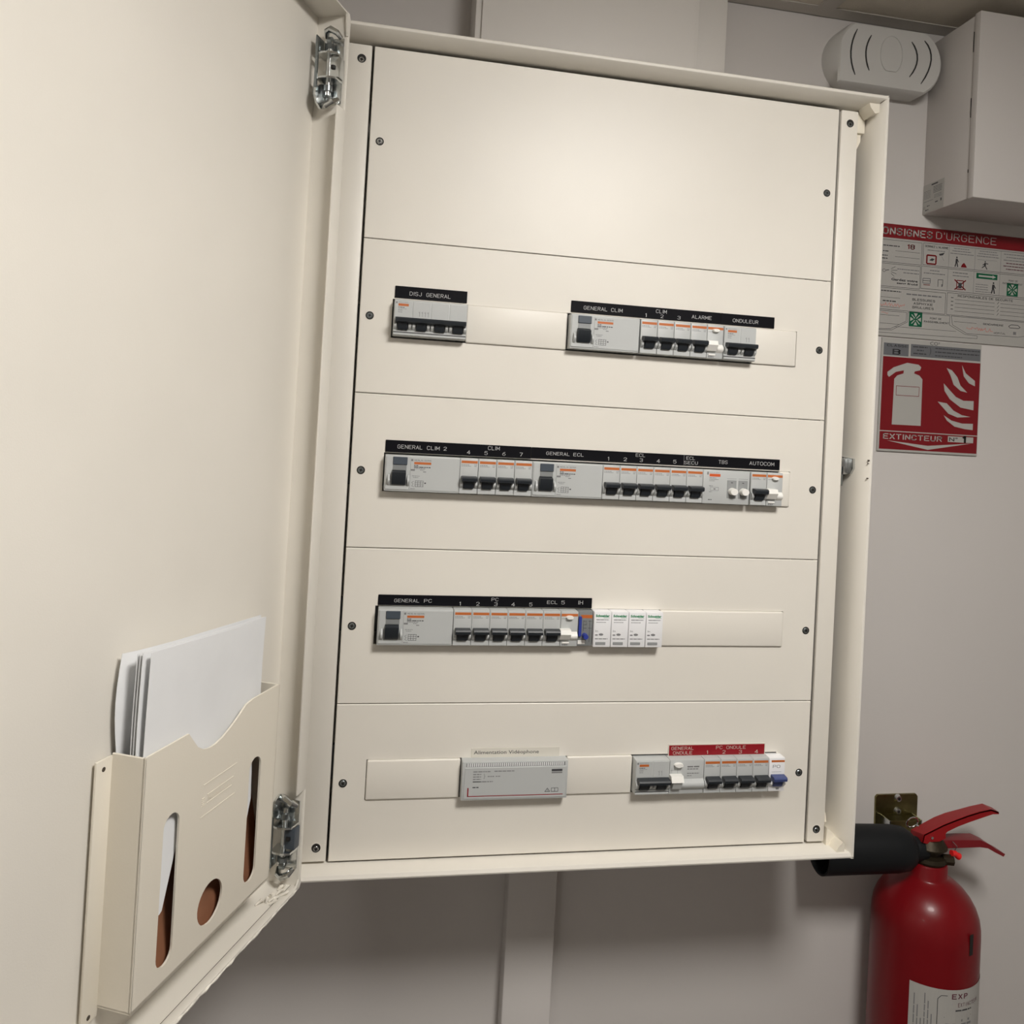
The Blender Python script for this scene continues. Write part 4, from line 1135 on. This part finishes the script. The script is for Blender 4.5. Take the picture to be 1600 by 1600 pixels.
# ================================================================== extinguisher sign
sg = panel_thing('extinguisher_sign', 'square red EXTINCTEUR sign with white extinguisher and flames below the poster', 'sign', 666.9, 814.6, 221.4, 369.8, 2.6, 'sign_white')
y = WY - 2.65
b = MB(); b.rect(669.6, 706.0, 228.2, 244.2, y, 'sign_grey'); b.build('grey_band', sg, smooth=0); b = MB(); b.rect(709.0, 813.0, 227.4, 243.4, y, 'sign_grey'); b.build('grey_band', sg, smooth=0)
b = MB(); b.rect(669.4, 813.6, 246.0, 366.8, y, 'sign_red'); b.build('red_field', sg, smooth=0)
b = MB(); y2 = y - .05
ext = [(676.6, 266.3), (685.1, 259.8), (704.7, 252.5), (721.5, 253.9), (725.5, 257.0), (724.1, 261.2), (716.4, 263.1), (715.4, 265.7), (723.4, 268.2), (728.1, 272.9), (728.6, 334.1), (686.3, 334.4), (686.9, 274.6), (691.1, 269.9), (699.9, 266.8), (700.3, 262.7), (688.7, 265.5), (679.1, 272.7), (676.8, 270.3)]
b.flat(ext, y2, 'sign_white'); b.path([(690.3, 283.6), (723.9, 283.4), (723.9, 295.6), (690.5, 295.8)], .7, y2 - .04, 'sign_red', True)
b.build('extinguisher_pictogram', sg, smooth=0)
b = MB()
for f in ([(785.8, 249.9), (792.1, 260.7), (806.4, 269.9), (806.7, 277.0), (797.4, 273.5), (789.3, 264.9)], [(763.3, 255.5), (771.4, 258.0), (779.8, 266.5), (785.0, 277.4), (795.7, 286.2), (785.3, 284.4), (774.7, 277.0), (769.5, 265.2)],
          [(759.8, 275.9), (767.0, 282.5), (778.9, 292.9), (790.6, 297.3), (805.9, 296.8), (806.1, 309.1), (786.5, 306.6), (770.0, 296.5), (761.5, 285.9)], [(752.0, 300.6), (765.7, 302.2), (776.4, 311.3), (789.3, 316.6), (802.0, 318.3), (782.6, 320.0), (768.7, 315.7), (760.4, 308.2)],
          [(762.0, 318.1), (773.7, 324.5), (789.8, 327.7), (806.3, 327.2), (806.3, 335.5), (794.8, 334.9), (778.7, 332.3), (766.9, 324.9)]):
    b = MB(); b.flat(f, y2, 'sign_white'); b.build('flame_pictogram', sg, smooth=0)
b = MB()
b.rect(669.4, 813.6, 342.6, 343.8, y2, 'sign_white')
b.flat([(680.1, 355.4), (740.4, 359.8), (804.9, 353.6), (740.7, 365.1)], y2, 'sign_white')
b.text('EXTINCTEUR', 674.6, 761.2, 350.0, 7.4, y2, 'sign_white', .025)
b.rect(769.8, 807.9, 345.4, 353.0, y2, 'sign_white'); b.text('N°', 771.5, 784.5, 349.3, 5.4, y2 - .05, 'ink', .02)
b.text('1', 790.8, 797.5, 348.4, 9.6, y2 - .05, 'deep_black', .06)
b.text('CLASSE', 674, 704.5, 231.2, 3.4, y2, 'ink', .03); b.text('B', 682.5, 694.5, 239.2, 7.6, y2, 'ink', .03)
b.text('CO²', 737.0, 751.5, 224.6, 4.6, y2, 'ink', 0)
b.dash(712, 734, 230.6, 1.6, y2, 'ink', 2); b.dash(718, 728, 235.0, 1.6, y2, 'ink', 4); b.dash(713, 732, 239.4, 1.6, y2, 'ink', 6)
b.text(')', 736.5, 739, 235, 11, y2, 'ink')
b.dash(745, 812, 230.6, 1.3, y2, 'ink', 12); b.dash(745, 811, 235.4, 1.5, y2, 'ink', 14); b.dash(745, 786, 240.2, 1.3, y2, 'ink', 16)
b.build('lettering', sg, smooth=0, kind='stuff')

# ================================================================== extinguisher and bracket
br = thing('wall_bracket', 'olive zinc plated steel wall bracket behind the fire extinguisher', 'bracket', V(719, 146, 862))
b = MB()
b.prism([(688.6, 818.6), (691.4, 815.6), (746.6, 815.6), (749.2, 818.6), (749.6, 872), (689.6, 872)], 147.0, WY, 'olive_zinc')
b.prism([(147.5, 840), (131, 841.5), (130, 843), (130, 858), (132, 858), (132, 844), (147.5, 843)], 698, 742, 'olive_zinc', axis='x')
b.build('plate', br)
b = MB(); b.box(696.3, 698, 128, 147.2, 840, 858, 'zinc', .3, 1); b.build('side_tab', br); b = MB(); b.box(741, 742.7, 128, 147.2, 840, 858, 'zinc', .3, 1); b.build('side_tab', br)
for z in (820.0, 836.4):
    b = MB(); b.disc(719.8, z, 5.2, 143.4, 147.1, 'zinc', 20, r1=3.6); b.disc(719.8, z, 1.9, 143.2, 143.5, 'deep_black', 8); b.build('screw', br)

CX, CY, CR = 717.5, 84.5, 60.0
ex_ = thing('fire_extinguisher', 'red carbon dioxide fire extinguisher with black horn hanging on the wall', 'fire extinguisher', V(CX, CY, 1420))
b = MB()
prof = [(0.1, 866), (21.5, 866.0), (22.6, 868), (22.6, 881.5), (24.5, 884.0), (30, 887), (37, 891.5), (43.5, 897), (49.5, 904), (54.5, 912.5), (58.0, 922), (59.6, 932), (60, 942), (60, 1405), (56, 1418), (48, 1420)]
b.lathe(prof, CX, CY, 'ext_red', 64)
b.build('cylinder', ex_, smooth=0.9)
# valve body
b = MB()
b.lathe([(17.5, 845), (17.5, 852), (14, 853), (14, 857), (20.5, 858.5), (21.5, 863), (20, 866.4)], CX, CY, 'brass_dark', 24)
b.lathe([(15.5, 838), (21.5, 846.5), (21.5, 848), (15, 849)], CX, CY, 'brass_dark', 24)
b.tube([(CX + 12, CY - 10, 861), (CX + 24, CY - 13, 861)], 6.5, 'brass_dark', 8)
b.tube([(CX - 8, CY - 2, 852), (CX - 26, CY - 2, 852)], 9, 'brass_dark', 12)
b.build('valve', ex_)
# carrying handle: bent channel with a flat top, two cheeks and a closed left end
YB, YFR = 97.5, 71.5
bk = [(703.2, 836.0), (720.0, 828.2), (735.0, 821.4), (750.1, 816.6), (768.5, 812.8), (784.6, 809.4), (802.1, 806.6), (815.5, 811.6)]
fr = [(701.2, 829.0), (714.0, 823.7), (726.9, 818.3), (745.0, 812.4), (762.0, 807.4), (777.0, 803.8), (792.0, 801.4), (803.0, 805.0)]
b = MB()
vs = [(p[0], YFR, p[1]) for p in fr] + [(p[0], YB, p[1]) for p in bk] + [(p[0], YFR, p[1] + 1.8) for p in fr] + [(p[0], YB, p[1] + 1.8) for p in bk]
n = 8; fs = []
for i in range(n - 1):
    fs += [[i, i + 1, n + i + 1, n + i], [2 * n + i, 3 * n + i, 3 * n + i + 1, 2 * n + i + 1], [i, 2 * n + i, 2 * n + i + 1, i + 1], [n + i, n + i + 1, 3 * n + i + 1, 3 * n + i]]
fs += [[0, n, 3 * n, 2 * n], [n - 1, 3 * n - 1, 4 * n - 1, 2 * n - 1]]
b.add(vs, fs, 'handle_red')
for rail, yy_, dx, dz in ((fr, YFR, 0, 0), (bk, YB - 1.6, 5.0, 5.5)):
    low = [(803.4, 807.6), (795, 807.4), (779.8, 811.4), (762.9, 816.0), (747.3, 820.8), (733.0, 826.5), (730.5, 829.0), (731.0, 834.5), (712.5, 842.0), (699.2, 838.4)]
    b.prism(rail + [(p[0] + dx, p[1] + dz) for p in low], yy_, yy_ + 1.6, 'handle_red')
b.add([(701.2, YFR, 829), (703.2, YB, 836), (703.0, YB, 841), (699.2, YFR, 838.4), (702.6, YFR, 829), (704.6, YB, 836), (704.4, YB, 841), (700.8, YFR, 838.4)], [[0, 1, 2, 3], [4, 7, 6, 5], [0, 4, 5, 1], [1, 5, 6, 2], [2, 6, 7, 3], [3, 7, 4, 0]], 'handle_red')
b.tube([(712, YFR - 1.2, 833), (712, YFR + .5, 833)], 1.6, 'zinc', 10)
b.build('carrying_handle', ex_, smooth=0.5)
b = MB()
lev = [(726, 841), (740, 840.0), (762, 840.2), (783, 841.0), (795, 846), (806, 853), (817.5, 858.6)]
vs = []
for (x, z), w_ in zip(lev, [7, 8, 8.5, 8.5, 8, 7, 6]):
    vs += [(x, CY - w_, z), (x, CY + w_, z), (x, CY + w_, z + 1.6), (x, CY - w_, z + 1.6)]
fs = [[0, 1, 2, 3], [len(vs) - 4, len(vs) - 3, len(vs) - 2, len(vs) - 1]]
for i in range(len(lev) - 1):
    for k in range(4): fs.append([i * 4 + k, i * 4 + (k + 1) % 4, i * 4 + 4 + (k + 1) % 4, i * 4 + 4 + k])
b.add(vs, fs, 'sign_red')
for sgn in (-1, 1):
    b.prism([(726, 841), (740, 840.2), (783, 841.2), (796, 846.5), (806, 853.2), (818.5, 859.2), (816.5, 862.4), (804, 856.5), (794, 851.2), (783, 849.4), (735, 849.0), (726, 847)], CY + sgn * 7.9 - .8, CY + sgn * 7.9 + .8, 'sign_red')
b.build('squeeze_lever', ex_, smooth=0.5)
b = MB()
c0 = Vector((702, CY - 2, 826)); pts = []
for i in range(25):
    t_ = 2 * math.pi * i / 24
    pts.append((706 + 7.5 * math.cos(t_), CY + 15 + 2 * math.sin(t_), 828.0 + 7.0 * math.sin(t_)))
b.tube(pts, .9, 'zinc', 8); b.tube([(713.0, CY - 10, 832), (713.0, CY + 15, 832)], 1.2, 'zinc', 8); b.build('safety_pin', ex_)
b = MB(); b.tube([(741, CY - 12, 839), (747, CY - 13, 845), (745, CY - 12, 850)], .5, 'zinc', 6)
b.build('seal_wire', ex_)
b = MB()
b.tube([(739.5, CY - 13, 852.5), (745.5, CY - 13, 853.5)], [3.6, 3.4], 'seal_red', 12); b.tube([(744, CY - 13, 853.5), (750, CY - 13, 857.0)], [3.0, 4.2], 'seal_red', 12); b.build('seal', ex_)
# horn: axis runs to the left and slightly to the room
b = MB()
h0 = Vector((694.5, CY - 3, 850)); h1 = Vector((574, CY + 6, 851.5))
ax = (h1 - h0)
stations = [(0.0, 3), (0.0, 14), (0.035, 20), (0.10, 24.6), (0.22, 26.6), (0.5, 27.2), (0.8, 27.8), (1.0, 28.4), (1.0, 26.4), (0.85, 25.4), (0.3, 20)]
pts = [tuple(h0 + ax * a) for a, r in stations]
d = ax.normalized(); a_ = d.orthogonal().normalized(); b_ = d.cross(a_)
vs = []; n = 36
for (a, r) in stations:
    c = h0 + ax * a
    for k in range(n):
        t_ = 2 * math.pi * k / n
        vs.append(tuple(c + (a_ * math.cos(t_) + b_ * math.sin(t_)) * r))
fs = [[k for k in range(n)]]
for i in range(len(stations) - 1):
    for k in range(n): fs.append([i * n + k, i * n + (k + 1) % n, (i + 1) * n + (k + 1) % n, (i + 1) * n + k])
fs.append([(len(stations) - 1) * n + k for k in range(n)])
b.add(vs, fs, 'horn_black')
b.build('horn', ex_, smooth=0.8)
b = MB(); b.tube([(CX - 9, CY - 3, 851), (CX - 22, CY - 3, 851), (CX - 30, CY - 3, 851)], [13, 14.5, 12], 'horn_black', 16); b.build('horn_elbow', ex_)
# wrapped label: angle 0 faces the room, positive to the right
def CYL(rad):
    def f(arc, d_, z):
        z -= 29
        a = arc / 60.0
        return V(CX + (rad - d_) * math.sin(a), CY - (rad - d_) * math.cos(a), z)
    return f
b = MB(CYL(60.35))
for k in range(24):
    x0_ = -53 + k * 5.0
    b.add([(x0_, 0, 1012), (x0_ + 5.0, 0, 1012), (x0_ + 5.0, 0, 1230), (x0_, 0, 1230)], [[0, 1, 2, 3]], 'sign_white')
lab = b.build('instruction_label', ex_, smooth=1.0)
b = MB(CYL(60.5))
for k, (z0_, z1_) in enumerate(((1024, 1110), (1036, 1110), (1050, 1110), (1020, 1110), (1028, 1110), (1042, 1110))):
    xx = -48 + k * 3.6
    z = z0_
    while z < z1_ + 60:
        l_ = 6 + (k * 7 + int(z)) % 9
        b.rect(xx, xx + 1.1, z, z + l_, 0, 'ink_soft'); z += l_ + 1.2
b.path([(-13, 1018.5), (-20, 1019), (-23.5, 1023), (-23.5, 1100), (-23.5, 1180)], .7, 0, 'ink')
for k, ch in enumerate('EXP'):
    b.text(ch, -8 + k * 7.6, -2.2 + k * 7.6, 1019.4, 6.0, 0, 'purple_ink', .04)
for k, ch in enumerate('EXTINCTEUR'):
    b.text(ch, 0 + k * 3.3 + (1.0 if ch == 'I' else 0), (1.5 if ch == 'I' else 2.3) + k * 3.3, 1029.2, 4.4, 0, 'purple_ink', .012)
b.dash(-3, 20, 1035.5, 1.6, 0, 'ink', 2); b.rect(-16, 20, 1042.8, 1043.4, 0, 'ink')
b.dash(-14, -2, 1051, 1.8, 0, 'ink_soft', 5); b.dash(-12, -2, 1056, 2.4, 0, 'ink', 6); b.disc(-7, 1066, 3.0, -.05, 0, 'ink_soft', 12)
for k in range(9): b.dash(5, 20, 1047 + k * 4.4, 2.6, 0, 'ink_soft', 70 + k)
b.build('label_print', lab, smooth=0, kind='stuff')
b = MB(CYL(60.4)); b.rect(13.0, 19.0, 951, 975, 0, 'deep_black'); b.build('black_tape', ex_, smooth=0)

bpy.context.view_layer.update()
